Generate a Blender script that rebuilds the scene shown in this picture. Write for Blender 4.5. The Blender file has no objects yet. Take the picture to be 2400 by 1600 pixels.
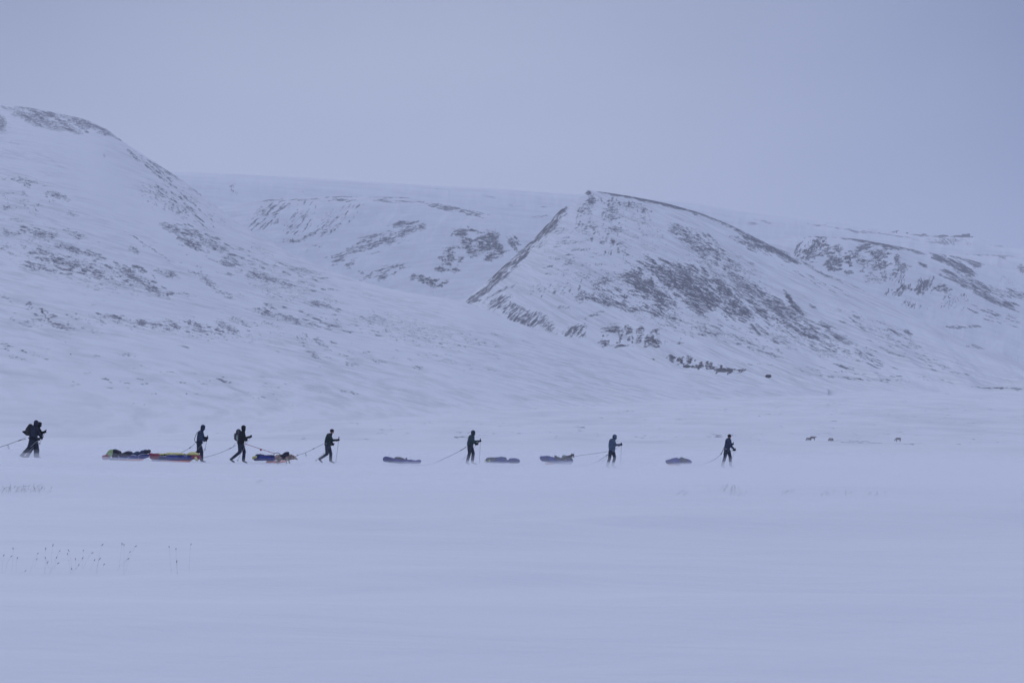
import bpy, bmesh, math, random
import numpy as np
from mathutils import Vector, Matrix, Euler

random.seed(7)
rng = np.random.default_rng(7)
S = bpy.context.scene
COL = S.collection

# ------------------------------------------------------------------ camera
F = 3333.0                      # focal length in pixels of a 2400 px wide frame (50 mm lens)
PITCH = math.atan(80 / F)
cam_d = bpy.data.cameras.new('camera')
cam_d.lens = 50; cam_d.sensor_width = 36
cam_d.clip_start = 0.1; cam_d.clip_end = 60000
cam_d.dof.use_dof = True; cam_d.dof.focus_distance = 72; cam_d.dof.aperture_fstop = 3.5
cam = bpy.data.objects.new('camera', cam_d); COL.objects.link(cam)
cam.location = (0, 0, 0); cam.rotation_euler = (math.radians(90) + PITCH, 0, 0)
S.camera = cam

# ------------------------------------------------------------------ world
w = bpy.data.worlds.new('World'); S.world = w; w.use_nodes = True
nt = w.node_tree; nt.nodes.clear()
N = nt.nodes.new; LK = nt.links.new
wo = N('ShaderNodeOutputWorld'); bg = N('ShaderNodeBackground'); bg.inputs[1].default_value = 0.1
SUN_EL, SUN_AZ = math.radians(24), math.radians(-28)
sky = N('ShaderNodeTexSky'); sky.sky_type = 'NISHITA'; sky.sun_disc = False
sky.sun_elevation = SUN_EL; sky.sun_rotation = SUN_AZ
tc = N('ShaderNodeTexCoord'); sep = N('ShaderNodeSeparateXYZ'); LK(tc.outputs['Generated'], sep.inputs[0])
ramp = N('ShaderNodeValToRGB')
e = ramp.color_ramp.elements
CL = (0.585, 0.675, 1.0)
def cl(k): return (CL[0] * k, CL[1] * k, CL[2] * k, 1)
e[0].position = 0.0; e[0].color = cl(0.58)
e[1].position = 1.0; e[1].color = cl(0.80)
for p, k in ((0.10, 0.60), (0.17, 0.58), (0.26, 0.54), (0.45, 0.74)):
    q = e.new(p); q.color = cl(k)
LK(sep.outputs['Z'], ramp.inputs[0])
# overcast is brighter up the valley; lens vignetting is painted into its darker sides
dot = N('ShaderNodeVectorMath'); dot.operation = 'DOT_PRODUCT'
LK(tc.outputs['Generated'], dot.inputs[0])
cdir = Vector((-0.04, 1, 0.11)).normalized(); dot.inputs[1].default_value = cdir
mr = N('ShaderNodeMapRange'); mr.inputs[1].default_value = 0.88; mr.inputs[2].default_value = 1.0
mr.inputs[3].default_value = 0.56; mr.inputs[4].default_value = 1.13; mr.clamp = True
LK(dot.outputs['Value'], mr.inputs[0])
nz = N('ShaderNodeTexNoise'); nz.inputs['Scale'].default_value = 2.2; nz.inputs['Detail'].default_value = 3
mp = N('ShaderNodeMapping'); mp.inputs['Scale'].default_value = (1, 1, 3.0)
LK(tc.outputs['Generated'], mp.inputs[0]); LK(mp.outputs[0], nz.inputs[0])
nr = N('ShaderNodeMapRange'); nr.inputs[1].default_value = 0.3; nr.inputs[2].default_value = 0.7
nr.inputs[3].default_value = 0.95; nr.inputs[4].default_value = 1.05
LK(nz.outputs[0], nr.inputs[0])
hi = N('ShaderNodeMapRange'); hi.inputs[1].default_value = 0.30; hi.inputs[2].default_value = 0.48; LK(sep.outputs['Z'], hi.inputs[0])
mh = N('ShaderNodeMix'); mh.data_type = 'FLOAT'; LK(hi.outputs[0], mh.inputs[0]); LK(mr.outputs[0], mh.inputs[2]); mh.inputs[3].default_value = 1.0
m1 = N('ShaderNodeMath'); m1.operation = 'MULTIPLY'; LK(mh.outputs[0], m1.inputs[0]); LK(nr.outputs[0], m1.inputs[1])
cx = N('ShaderNodeCombineXYZ')
for k_, pw in enumerate((1.35, 1.12, 0.72)):      # darker sky is bluer
    m2 = N('ShaderNodeMath'); m2.operation = 'POWER'; LK(m1.outputs[0], m2.inputs[0]); m2.inputs[1].default_value = pw
    m3 = N('ShaderNodeMath'); m3.operation = 'MULTIPLY'; LK(m2.outputs[0], m3.inputs[0]); m3.inputs[1].default_value = 10.0
    LK(m3.outputs[0], cx.inputs[k_])
vm = N('ShaderNodeVectorMath'); vm.operation = 'MULTIPLY'
LK(ramp.outputs[0], vm.inputs[0]); LK(cx.outputs[0], vm.inputs[1])
mix = N('ShaderNodeMix'); mix.data_type = 'RGBA'; mix.inputs[0].default_value = 0.97
LK(sky.outputs[0], mix.inputs[6]); LK(vm.outputs[0], mix.inputs[7])
LK(mix.outputs[2], bg.inputs[0]); LK(bg.outputs[0], wo.inputs[0])

sl = bpy.data.lights.new('sun', 'SUN'); sl.energy = 0.7; sl.angle = math.radians(30); sl.color = (0.93, 0.94, 1.0)
so = bpy.data.objects.new('sun', sl); COL.objects.link(so)
sd = Vector((math.sin(SUN_AZ) * math.cos(SUN_EL), math.cos(SUN_AZ) * math.cos(SUN_EL), math.sin(SUN_EL)))
so.rotation_euler = sd.to_track_quat('Z', 'Y').to_euler(); so.location = (0, 0, 50)

S.view_settings.view_transform = 'Standard'; S.view_settings.look = 'None'
S.view_settings.exposure = 0.0; S.view_settings.gamma = 1.0
S.cycles.use_denoising = True
S.cycles.max_bounces = 6; S.cycles.diffuse_bounces = 3; S.cycles.volume_bounces = 3
S.cycles.transparent_max_bounces = 8
S.cycles.sample_clamp_indirect = 3

# ------------------------------------------------------------------ helpers
cp, sp_ = math.cos(PITCH), math.sin(PITCH)
def ray(px, py):
    """world direction (scaled to Y=1) of a point of the 2400x1600 frame"""
    a, b, c = (px - 1200), (800 - py), F
    y = c * cp - b * sp_; z = b * cp + c * sp_
    return a / y, z / y
def at(px, py, Y):
    rx, rz = ray(px, py)
    return Vector((rx * Y, Y, rz * Y))
def proj(x, y, z):
    c = y * cp + z * sp_; b = z * cp - y * sp_
    return 1200 + F * x / c, 800 - F * b / c

def tag(o, label=None, cat=None, group=None, kind=None):
    if label: o['label'] = label
    if cat: o['category'] = cat
    if group: o['group'] = group
    if kind: o['kind'] = kind
    return o
def empty(name, loc=(0, 0, 0)):
    o = bpy.data.objects.new(name, None); COL.objects.link(o); o.location = loc
    o.empty_display_size = 0.2
    return o

# lattice noise
_tab = rng.random((512, 512))
def vnoise(x, y, seed=0):
    x = np.asarray(x, float) + seed * 37.7; y = np.asarray(y, float) + seed * 17.3
    xi = np.floor(x).astype(int); yi = np.floor(y).astype(int)
    fx = x - xi; fy = y - yi
    fx = fx * fx * (3 - 2 * fx); fy = fy * fy * (3 - 2 * fy)
    g = lambda a, b: _tab[a % 512, b % 512]
    return (g(xi, yi) * (1 - fx) + g(xi + 1, yi) * fx) * (1 - fy) + (g(xi, yi + 1) * (1 - fx) + g(xi + 1, yi + 1) * fx) * fy
def fbm(x, y, octv=4, seed=0, gain=0.5):
    s = 0; a = 1; t = 0
    for k in range(octv):
        s = s + a * vnoise(x * 2 ** k, y * 2 ** k, seed + k); t += a; a *= gain
    return s / t - 0.5

def mesh_from_np(name, V, Fq, mats, attrs=None, smooth=True):
    me = bpy.data.meshes.new(name)
    me.vertices.add(len(V)); me.vertices.foreach_set('co', V.astype(np.float32).ravel())
    nf = len(Fq); k = Fq.shape[1]
    me.loops.add(nf * k); me.loops.foreach_set('vertex_index', Fq.astype(np.int32).ravel())
    me.polygons.add(nf)
    me.polygons.foreach_set('loop_start', np.arange(0, nf * k, k, dtype=np.int32))
    me.polygons.foreach_set('loop_total', np.full(nf, k, dtype=np.int32))
    me.polygons.foreach_set('use_smooth', np.full(nf, smooth))
    for m in mats: me.materials.append(m)
    me.update(); me.validate()
    for n, arr in (attrs or {}).items():
        at_ = me.attributes.new(n, 'FLOAT', 'POINT'); at_.data.foreach_set('value', arr.astype(np.float32).ravel())
    return me
def grid_faces(nr_, nc):
    i = np.arange(nr_ - 1)[:, None] * nc + np.arange(nc - 1)[None, :]
    return np.stack([i, i + 1, i + nc + 1, i + nc], -1).reshape(-1, 4)

# ------------------------------------------------------------------ materials
def principled(name, col, rough=0.8, spec=0.3):
    m = bpy.data.materials.new(name); m.use_nodes = True
    b = m.node_tree.nodes['Principled BSDF']
    b.inputs['Base Color'].default_value = (*col, 1); b.inputs['Roughness'].default_value = rough
    b.inputs['Specular IOR Level'].default_value = spec
    return m, m.node_tree, b
def fabric(name, col, var=0.25, scale=9.0, rough=0.85, bump=0.3, col2=None, thr=None):
    m, t, b = principled(name, col, rough)
    c = t.nodes.new('ShaderNodeTexCoord'); n = t.nodes.new('ShaderNodeTexNoise')
    n.inputs['Scale'].default_value = scale; n.inputs['Detail'].default_value = 4
    t.links.new(c.outputs['Object'], n.inputs[0])
    r = t.nodes.new('ShaderNodeValToRGB')
    a, z = r.color_ramp.elements
    c2 = col2 or tuple(min(1, x * (1 + var)) for x in col)
    a.position = 0.38 if not thr else thr - 0.03; z.position = 0.64 if not thr else thr + 0.03
    a.color = (*[x * (1 - var) for x in col], 1) if not col2 else (*col, 1); z.color = (*c2, 1)
    t.links.new(n.outputs[0], r.inputs[0]); t.links.new(r.outputs[0], b.inputs['Base Color'])
    bp = t.nodes.new('ShaderNodeBump'); bp.inputs['Strength'].default_value = bump; bp.inputs['Distance'].default_value = 0.03
    t.links.new(n.outputs[0], bp.inputs['Height']); t.links.new(bp.outputs[0], b.inputs['Normal'])
    return m

SNOW = (0.80, 0.805, 0.82)
def snow_rock(name, types, base_streak, rock=(0.105, 0.108, 0.128), dark=(0.03, 0.028, 0.035), streak_amt=0.10, soft=0.09):
    """types: list of (attribute, angle_deg, length_m, width_m, iso)."""
    m, t, b = principled(name, SNOW, 0.9, 0.15)
    NN = t.nodes.new; L = t.links.new
    c = NN('ShaderNodeTexCoord')
    def math_(op, a, b_=None, c_=None, clamp=False):
        n = NN('ShaderNodeMath'); n.operation = op; n.use_clamp = clamp
        for k, v in enumerate((a, b_, c_)):
            if v is None: continue
            if isinstance(v, (int, float)): n.inputs[k].default_value = v
            else: L(v, n.inputs[k])
        return n.outputs[0]
    def dirnoise(ang, lu, lv, detail=7, rough=0.68, off=0):
        r = NN('ShaderNodeVectorRotate'); r.rotation_type = 'AXIS_ANGLE'
        r.inputs['Axis'].default_value = (0, 1, 0); r.inputs['Angle'].default_value = math.radians(ang)
        L(c.outputs['Object'], r.inputs['Vector'])
        s = NN('ShaderNodeVectorMath'); s.operation = 'MULTIPLY_ADD'
        s.inputs[1].default_value = (1 / lu, 1 / (lu * 3), 1 / lv); s.inputs[2].default_value = (off, off, off)
        L(r.outputs[0], s.inputs[0])
        n = NN('ShaderNodeTexNoise'); n.inputs['Scale'].default_value = 1
        n.inputs['Detail'].default_value = detail; n.inputs['Roughness'].default_value = rough
        n.inputs['Distortion'].default_value = 0.4
        L(s.outputs[0], n.inputs[0]); return n.outputs[0]
    tot = None
    for (att, ang, lu, lv) in types:
        a = NN('ShaderNodeAttribute'); a.attribute_name = att
        n = dirnoise(ang, lu, lv, off=ang * 0.37 + lu)
        nf_ = dirnoise(ang, lu / 3.2, lv / 2.6, 4, 0.6, off=ang * 0.11 + lu * 2)
        n = math_('ADD', math_('MULTIPLY', n, 0.58), math_('MULTIPLY', nf_, 0.42))
        n2 = math_('MULTIPLY_ADD', n, 4.2, -1.62)                 # stretch to about 0..1
        inv = math_('SUBTRACT', 1.0, a.outputs['Fac'], clamp=True)
        d = math_('SUBTRACT', math_('SUBTRACT', n2, inv), math_('MULTIPLY', math_('POWER', inv, 5.0), 0.7))
        mrr = NN('ShaderNodeMapRange'); mrr.interpolation_type = 'SMOOTHSTEP'
        mrr.inputs[1].default_value = -soft; mrr.inputs[2].default_value = soft * 1.6
        L(d, mrr.inputs[0])
        tot = mrr.outputs[0] if tot is None else math_('MAXIMUM', tot, mrr.outputs[0])
    # rock colour: dusty scree to bare dark rock
    rc = NN('ShaderNodeMix'); rc.data_type = 'RGBA'
    rc.inputs[6].default_value = (*rock, 1); rc.inputs[7].default_value = (*dark, 1)
    a = NN('ShaderNodeAttribute'); a.attribute_name = 'bare'
    nn = dirnoise(0, types[0][2] * 1.5, types[0][3] * 2, 4)
    dk = math_('ADD', a.outputs['Fac'], math_('MULTIPLY_ADD', nn, 2.2, -0.95), clamp=True)
    L(dk, rc.inputs[0])
    # faint wind streaks of thin grey snow
    st = dirnoise(base_streak[0], base_streak[1], base_streak[2], 6, 0.62, 11)
    st2 = math_('MULTIPLY', math_('MULTIPLY_ADD', st, 3.0, -1.25, clamp=True), streak_amt)
    lf = dirnoise(base_streak[0], base_streak[1] * 6, base_streak[2] * 9, 3, 0.5, 3)
    st3 = math_('MULTIPLY', st2, math_('MULTIPLY_ADD', lf, 3.5, -0.95, clamp=True))
    fa = NN('ShaderNodeAttribute'); fa.attribute_name = 'scour'
    st3 = math_('MULTIPLY', st3, fa.outputs['Fac'])
    sc_ = NN('ShaderNodeMix'); sc_.data_type = 'RGBA'
    sc_.inputs[6].default_value = (*SNOW, 1); sc_.inputs[7].default_value = (*rock, 1)
    L(st3, sc_.inputs[0])
    fm = NN('ShaderNodeMix'); fm.data_type = 'RGBA'
    L(tot, fm.inputs[0]); L(sc_.outputs[2], fm.inputs[6]); L(rc.outputs[2], fm.inputs[7])
    L(fm.outputs[2], b.inputs['Base Color'])
    return m

# ------------------------------------------------------------------ terrain
LX = [-60, -21.6, -13, -9.7, -2, 5.4, 12, 20, 60]
LZ = [-1.05, -1.18, -1.45, -1.55, -1.70, -1.86, -1.93, -1.97, -2.0]
def zg(x, Y):
    x = np.asarray(x, float); Y = np.asarray(Y, float)
    xe = x * np.clip(75 / np.maximum(Y, 1), 0, 1)           # keep the cross fall from growing with distance
    L = np.interp(xe, LX, LZ)
    sl_ = np.interp(Y, [-30, 0, 340, 700, 1500, 14000], [0.6, 0, -13.7, -15.2, -15.6, -15.6])
    return sl_ + L
def zg_full(x, Y):
    """with wind-packed relief"""
    x = np.asarray(x, float); Y = np.asarray(Y, float)
    near = np.clip((Y - 4) / 10, 0, 1)
    z = zg(x, Y)
    lane = 1 - 0.85 * np.exp(-((Y - 72) / 14) ** 2)          # the walkers' lane is smooth
    z = z + near * lane * (0.85 * fbm(x / 26 + 5, Y / 9, 3, 1) + 0.24 * fbm(x / 6.0, Y / 2.2, 3, 2) + 0.03 * fbm(x / 1.3, Y / 0.55, 2, 3))
    z = z + np.clip((Y - 100) / 300, 0, 1) * 1.6 * fbm(x / 120, Y / 60, 4, 4)
    return z

def blob_mask(P, Q, blobs):
    m = np.zeros(P.shape)
    for bl in blobs:
        cx, cy, rx, ry, ang, s = bl[:6]
        ca, sa = math.cos(math.radians(-ang)), math.sin(math.radians(-ang))
        R = max(rx, ry) * 2.6 + 2
        sel = (np.abs(P - cx) < R) & (np.abs(Q - cy) < R)
        if not sel.any(): continue
        dx = P[sel] - cx; dy = Q[sel] - cy
        u = (dx * ca + dy * sa) / (rx * 1.12); v = (-dx * sa + dy * ca) / (ry * 1.15 + .4)
        d = (u * u + v * v)
        s = s if s > .93 else s * .93
        val = s * np.exp(-(d ** 1.35) * 0.8)
        m[sel] = np.maximum(m[sel], val)
    return m

LAYERS = {}
def dashes(n, regions, seed):
    """many short streaks of rock strewn inside elongated regions (cx, cy, rx, ry, ang, streak_ang, length, width, strength)"""
    r_ = random.Random(seed); out = []
    tot = sum(g[9] if len(g) > 9 else 1 for g in regions)
    for g in regions:
        cx, cy, rx, ry, ang, sa_, ln, wd, st = g[:9]
        for i in range(int(n * (g[9] if len(g) > 9 else 1) / tot)):
            a = r_.uniform(0, 6.283); q = r_.random() ** .6
            u, v = q * rx * math.cos(a), q * ry * math.sin(a); c, s = math.cos(math.radians(-ang)), math.sin(math.radians(-ang))
            L_ = ln * r_.uniform(.4, 1.5)
            out.append((cx + u * c - v * s, cy + u * s + v * c, L_, wd * r_.uniform(.6, 1.4), sa_ + r_.gauss(0, 6), st * r_.uniform(.75, 1.15)))
    return out
def hill(name, ridge, footD, ridgeD, prof, blobs, mat, x0, x1, label, step=2.6, nrow=150, back=1.25, backdrop=0.35,
         relief=0.0, rel_w=(0.05, 0.02), base=0.0, dash=None, rough_top=0.6, gully=0.0, gang=0.0):
    px = np.arange(x0, x1 + step, step); nc = len(px)
    ry = np.interp(px, [p[0] for p in ridge], [p[1] for p in ridge])
 
    hw_ = 22; k = np.hanning(2 * hw_ + 3)[1:-1]; k /= k.sum()
    ry_s = np.convolve(np.pad(ry, hw_, 'edge'), k, 'valid')        # broad form of the crest; its fine shape stays near the top
    ry = ry + rough_top * 2 * fbm(px / 22, px * 0 + 3, 5, 8) * (1 + 4.0 * np.exp(-((px - 1240) / 90.0) ** 2) * (name == 'pointed_mountain'))
    fD = np.interp(px, [p[0] for p in footD], [p[1] for p in footD])
    rD = np.interp(px, [p[0] for p in ridgeD], [p[1] for p in ridgeD])
    rx, rz = ray(px, ry)
    rz_s = ray(px, ry_s)[1]; zr = rz_s * rD; dz_top = (rz - rz_s) * rD; zf = zg(rx * fD, fD) - 1.0
    t = np.concatenate([np.linspace(0, 1, nrow), 1 + np.linspace(0, 1, 12)[1:]])
    T = t[:, None] * np.ones(nc)
    tt = np.clip(T, 0, 1)
    D = fD + (rD - fD) * tt + np.clip(T - 1, 0, 1) * rD * (back - 1)
    xs = rx[None, :] * D
    f1 = np.interp(t[:nrow], prof[0], prof[1]); kk = np.hanning(nrow // 6 * 2 + 1); kk /= kk.sum(); h_ = len(kk) // 2
    ext = np.concatenate([-f1[h_:0:-1] * 0.2, f1, 2 * f1[-1] - f1[-2:-h_ - 2:-1]]); f1 = np.convolve(ext, kk, 'valid'); f1 = (f1 - f1[0]) / (f1[-1] - f1[0])
    ff = np.concatenate([f1, np.ones(len(t) - nrow)])[:, None]
    Z = zf + (zr - zf) * ff + dz_top * np.clip(ff, 0, 1) ** 9
    Z = Z - np.clip(T - 1, 0, 1) * (zr - zf) * backdrop
    # relief: gullies running down the slope, fading at foot and crest
    w_ = np.clip(tt * 5, 0, 1) * np.clip((1 - tt) * 5, 0, 1)
    P0, Q0 = proj(xs, D, Z)
    ca, sa = math.cos(math.radians(gang)), math.sin(math.radians(gang))
    U = P0 * ca - Q0 * sa; Vv = P0 * sa + Q0 * ca
    Z = Z + relief * w_ * fbm(U * rel_w[0], Vv * rel_w[1], 5, 12)
    if gully:
        g = np.abs(fbm(P0 * 0.035 + Q0 * 0.012, Q0 * 0.006, 4, 21)) * 2
        Z = Z + gully * w_ * (g - 0.3)
    P, Q = proj(xs, D, Z)
    attrs = {}
    jit = fbm(P / 26, Q / 12, 4, 31)
    fin = fbm(P / 7, Q / 4, 3, 33)
    for k_, bl in blobs.items():
        # ragged edges: the lookup is jittered before the patch test
        m = blob_mask(P + jit * 16 + fin * 5, Q + fbm(P / 20, Q / 10, 4, 41) * 9, bl)
        m = m * (0.94 + 0.35 * fin)
        if dash and k_ in dash: m = np.maximum(m, blob_mask(P + fin * 4, Q + fin * 2, dash[k_]) * (0.94 + 0.3 * fin))
        if k_ == 't0': m = np.maximum(m, base * (0.6 + 1.6 * jit) * np.clip(w_, 0, 1))
        attrs[k_] = np.clip(m, 0, 1.1)
    attrs['scour'] = np.clip(.45 + tt * 3.5, 0, 1)
    if name == 'left_hillside':      # less rock and streaking here, painted to imitate a veil of airborne snow
        lobe = blob_mask(P + jit * 20, Q, [(230, 400, 150, 45, -52, 1.0), (400, 540, 160, 32, -38, 1.0), (120, 330, 120, 30, -30, .8)])
        attrs['scour'] = attrs['scour'] * (1 - .85 * np.clip(lobe, 0, 1)); attrs['t0'] = np.where(attrs['t0'] < .4, attrs['t0'] * (1 - lobe), attrs['t0'])
    V = np.stack([xs, D, Z], -1).reshape(-1, 3)
    me = mesh_from_np(name, V, grid_faces(len(t), nc), [mat], attrs)
    o = bpy.data.objects.new(name, me); COL.objects.link(o)
    tag(o, label, None, None, 'structure')
    LAYERS[name] = (P[:nrow], Q[:nrow], V.reshape(len(t), nc, 3)[:nrow])
    return o
def on(layer, px, py):
    P, Q, V = LAYERS[layer]
    i = np.argmin((P - px) ** 2 + (Q - py) ** 2)
    return Vector(V.reshape(-1, 3)[i])

A = {'t0': [(200,640,200,45,-14,.42),(620,660,200,45,-16,.42),(420,770,330,22,-6,.42),(950,770,180,40,-14,.4),(100,570,120,35,-10,.4),
 (88,281,75,15,-20,.72),(187,285,60,12,-20,.72),(245,312,25,9,-15,.7),(4,290,15,20,0,.8),(177,307,30,9,-20,.6),(37,332,18,12,-20,.45),
 (391,400,45,5,-33,.7),(459,448,25,4,-38,.6),(247,366,8,10,0,.5),(220,293,60,3,-26,.8),
 (61,424,45,8,-8,.6),(136,458,30,8,-20,.75),(20,485,16,7,-10,.6),(82,482,12,6,0,.5),(170,500,20,6,-15,.55),(41,516,35,4,-8,.55),(95,548,38,11,-10,.75),
 (20,546,22,9,-15,.65),(170,546,35,7,-20,.62),(401,536,38,11,-20,.72),(452,546,30,13,-15,.7),(449,570,32,11,-20,.8),(503,574,35,13,-25,.72),(612,587,40,11,-30,.45),
 (544,608,25,8,-15,.65),(316,584,20,9,-40,.65),(163,584,40,9,-15,.75),(218,597,30,9,-20,.7),(10,582,20,8,0,.65),(129,608,45,9,-10,.72),(352,581,70,2.2,-33,.75),
 (150,617,80,11,-12,.72),(82,625,35,9,0,.7),(218,634,35,11,-25,.78),(306,644,45,11,-30,.78),(360,678,30,9,-25,.8),(391,641,40,9,-15,.62),(483,654,40,11,-35,.62),
 (534,617,25,8,-10,.72),(537,644,20,7,-10,.6),(622,651,50,8,-12,.78),(622,624,40,5,-10,.52),(707,634,50,6,-10,.65),(728,665,25,6,-20,.52),(435,688,30,6,-10,.5),
 (524,688,35,7,-25,.6),(92,673,22,4,-10,.5),(20,700,25,7,-30,.6),(143,763,40,9,-15,.7),(65,758,25,7,-5,.62),(211,773,30,7,-20,.5),
 (272,746,35,7,-10,.7),(340,758,45,9,-8,.72),(408,763,25,9,-30,.7),(459,763,35,11,-30,.7),(537,770,35,11,-30,.7),(561,753,40,9,-20,.6),(622,733,45,5,-15,.68),
 (680,746,50,7,-20,.7),(748,712,35,8,-15,.72),(680,705,30,5,-10,.42),(639,763,25,6,-20,.6),(748,801,20,6,-25,.6),(735,831,25,6,-35,.68),(782,804,15,7,-20,.45),
 (10,811,25,9,-15,.5),(61,824,35,5,-20,.48),(41,840,25,5,-10,.5),(224,836,14,3,-8,.6),(299,831,35,4,-10,.48),(442,814,30,4,-15,.48),(524,892,20,3.5,-15,.62),
 (265,909,25,5,-10,.5),(177,903,20,3.5,-5,.52),(646,821,25,4,-20,.42),(1084,788,60,7,-12,.42),(1152,805,40,7,-12,.4),(888,745,45,6,-15,.55),(1020,775,50,5,-10,.5),
 (1112,801,60,4,-8,.5),(857,826,25,6,-15,.58),(888,847,25,5,-15,.55),(980,862,20,5,-12,.52),(1051,847,20,6,-10,.48),(816,918,35,3,-15,.52),(1224,933,30,3,0,.35),
 (776,704,50,6,-12,.5),(560,700,30,5,-15,.45),(860,690,40,4,-12,.4),(400,870,30,3,-8,.42),(600,880,30,3,-8,.38),(460,921,25,2.5,-5,.4),(1180,870,30,3,-8,.35),
 (700,950,40,2.5,-4,.38),(330,945,40,2.5,-4,.38),(140,930,40,2.5,-4,.35)],
 't1': [(460,470,130,18,-38,.36),(367,458,50,28,-40,.5),(408,482,60,20,-38,.5),(323,370,35,10,-38,.5),(711,797,20,16,-45,.5),(68,719,14,13,-50,.65),(108,742,24,2.2,-60,.95),(520,520,70,10,-38,.36),(60,470,70,60,-45,.22)],
 't2': [(150,617,80,12,-12,.4),(450,560,60,22,-20,.38),(350,757,140,10,-8,.36),(600,757,110,14,-15,.35),(300,645,90,18,-25,.42)],
 'bare': [(300,640,160,40,-20,.2),(95,548,38,12,-10,.35),(452,560,60,22,-20,.3),(300,645,90,14,-28,.25),(108,742,24,4,-60,.8),(735,831,25,6,-35,.5),(352,581,70,4,-33,.5)]}
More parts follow.
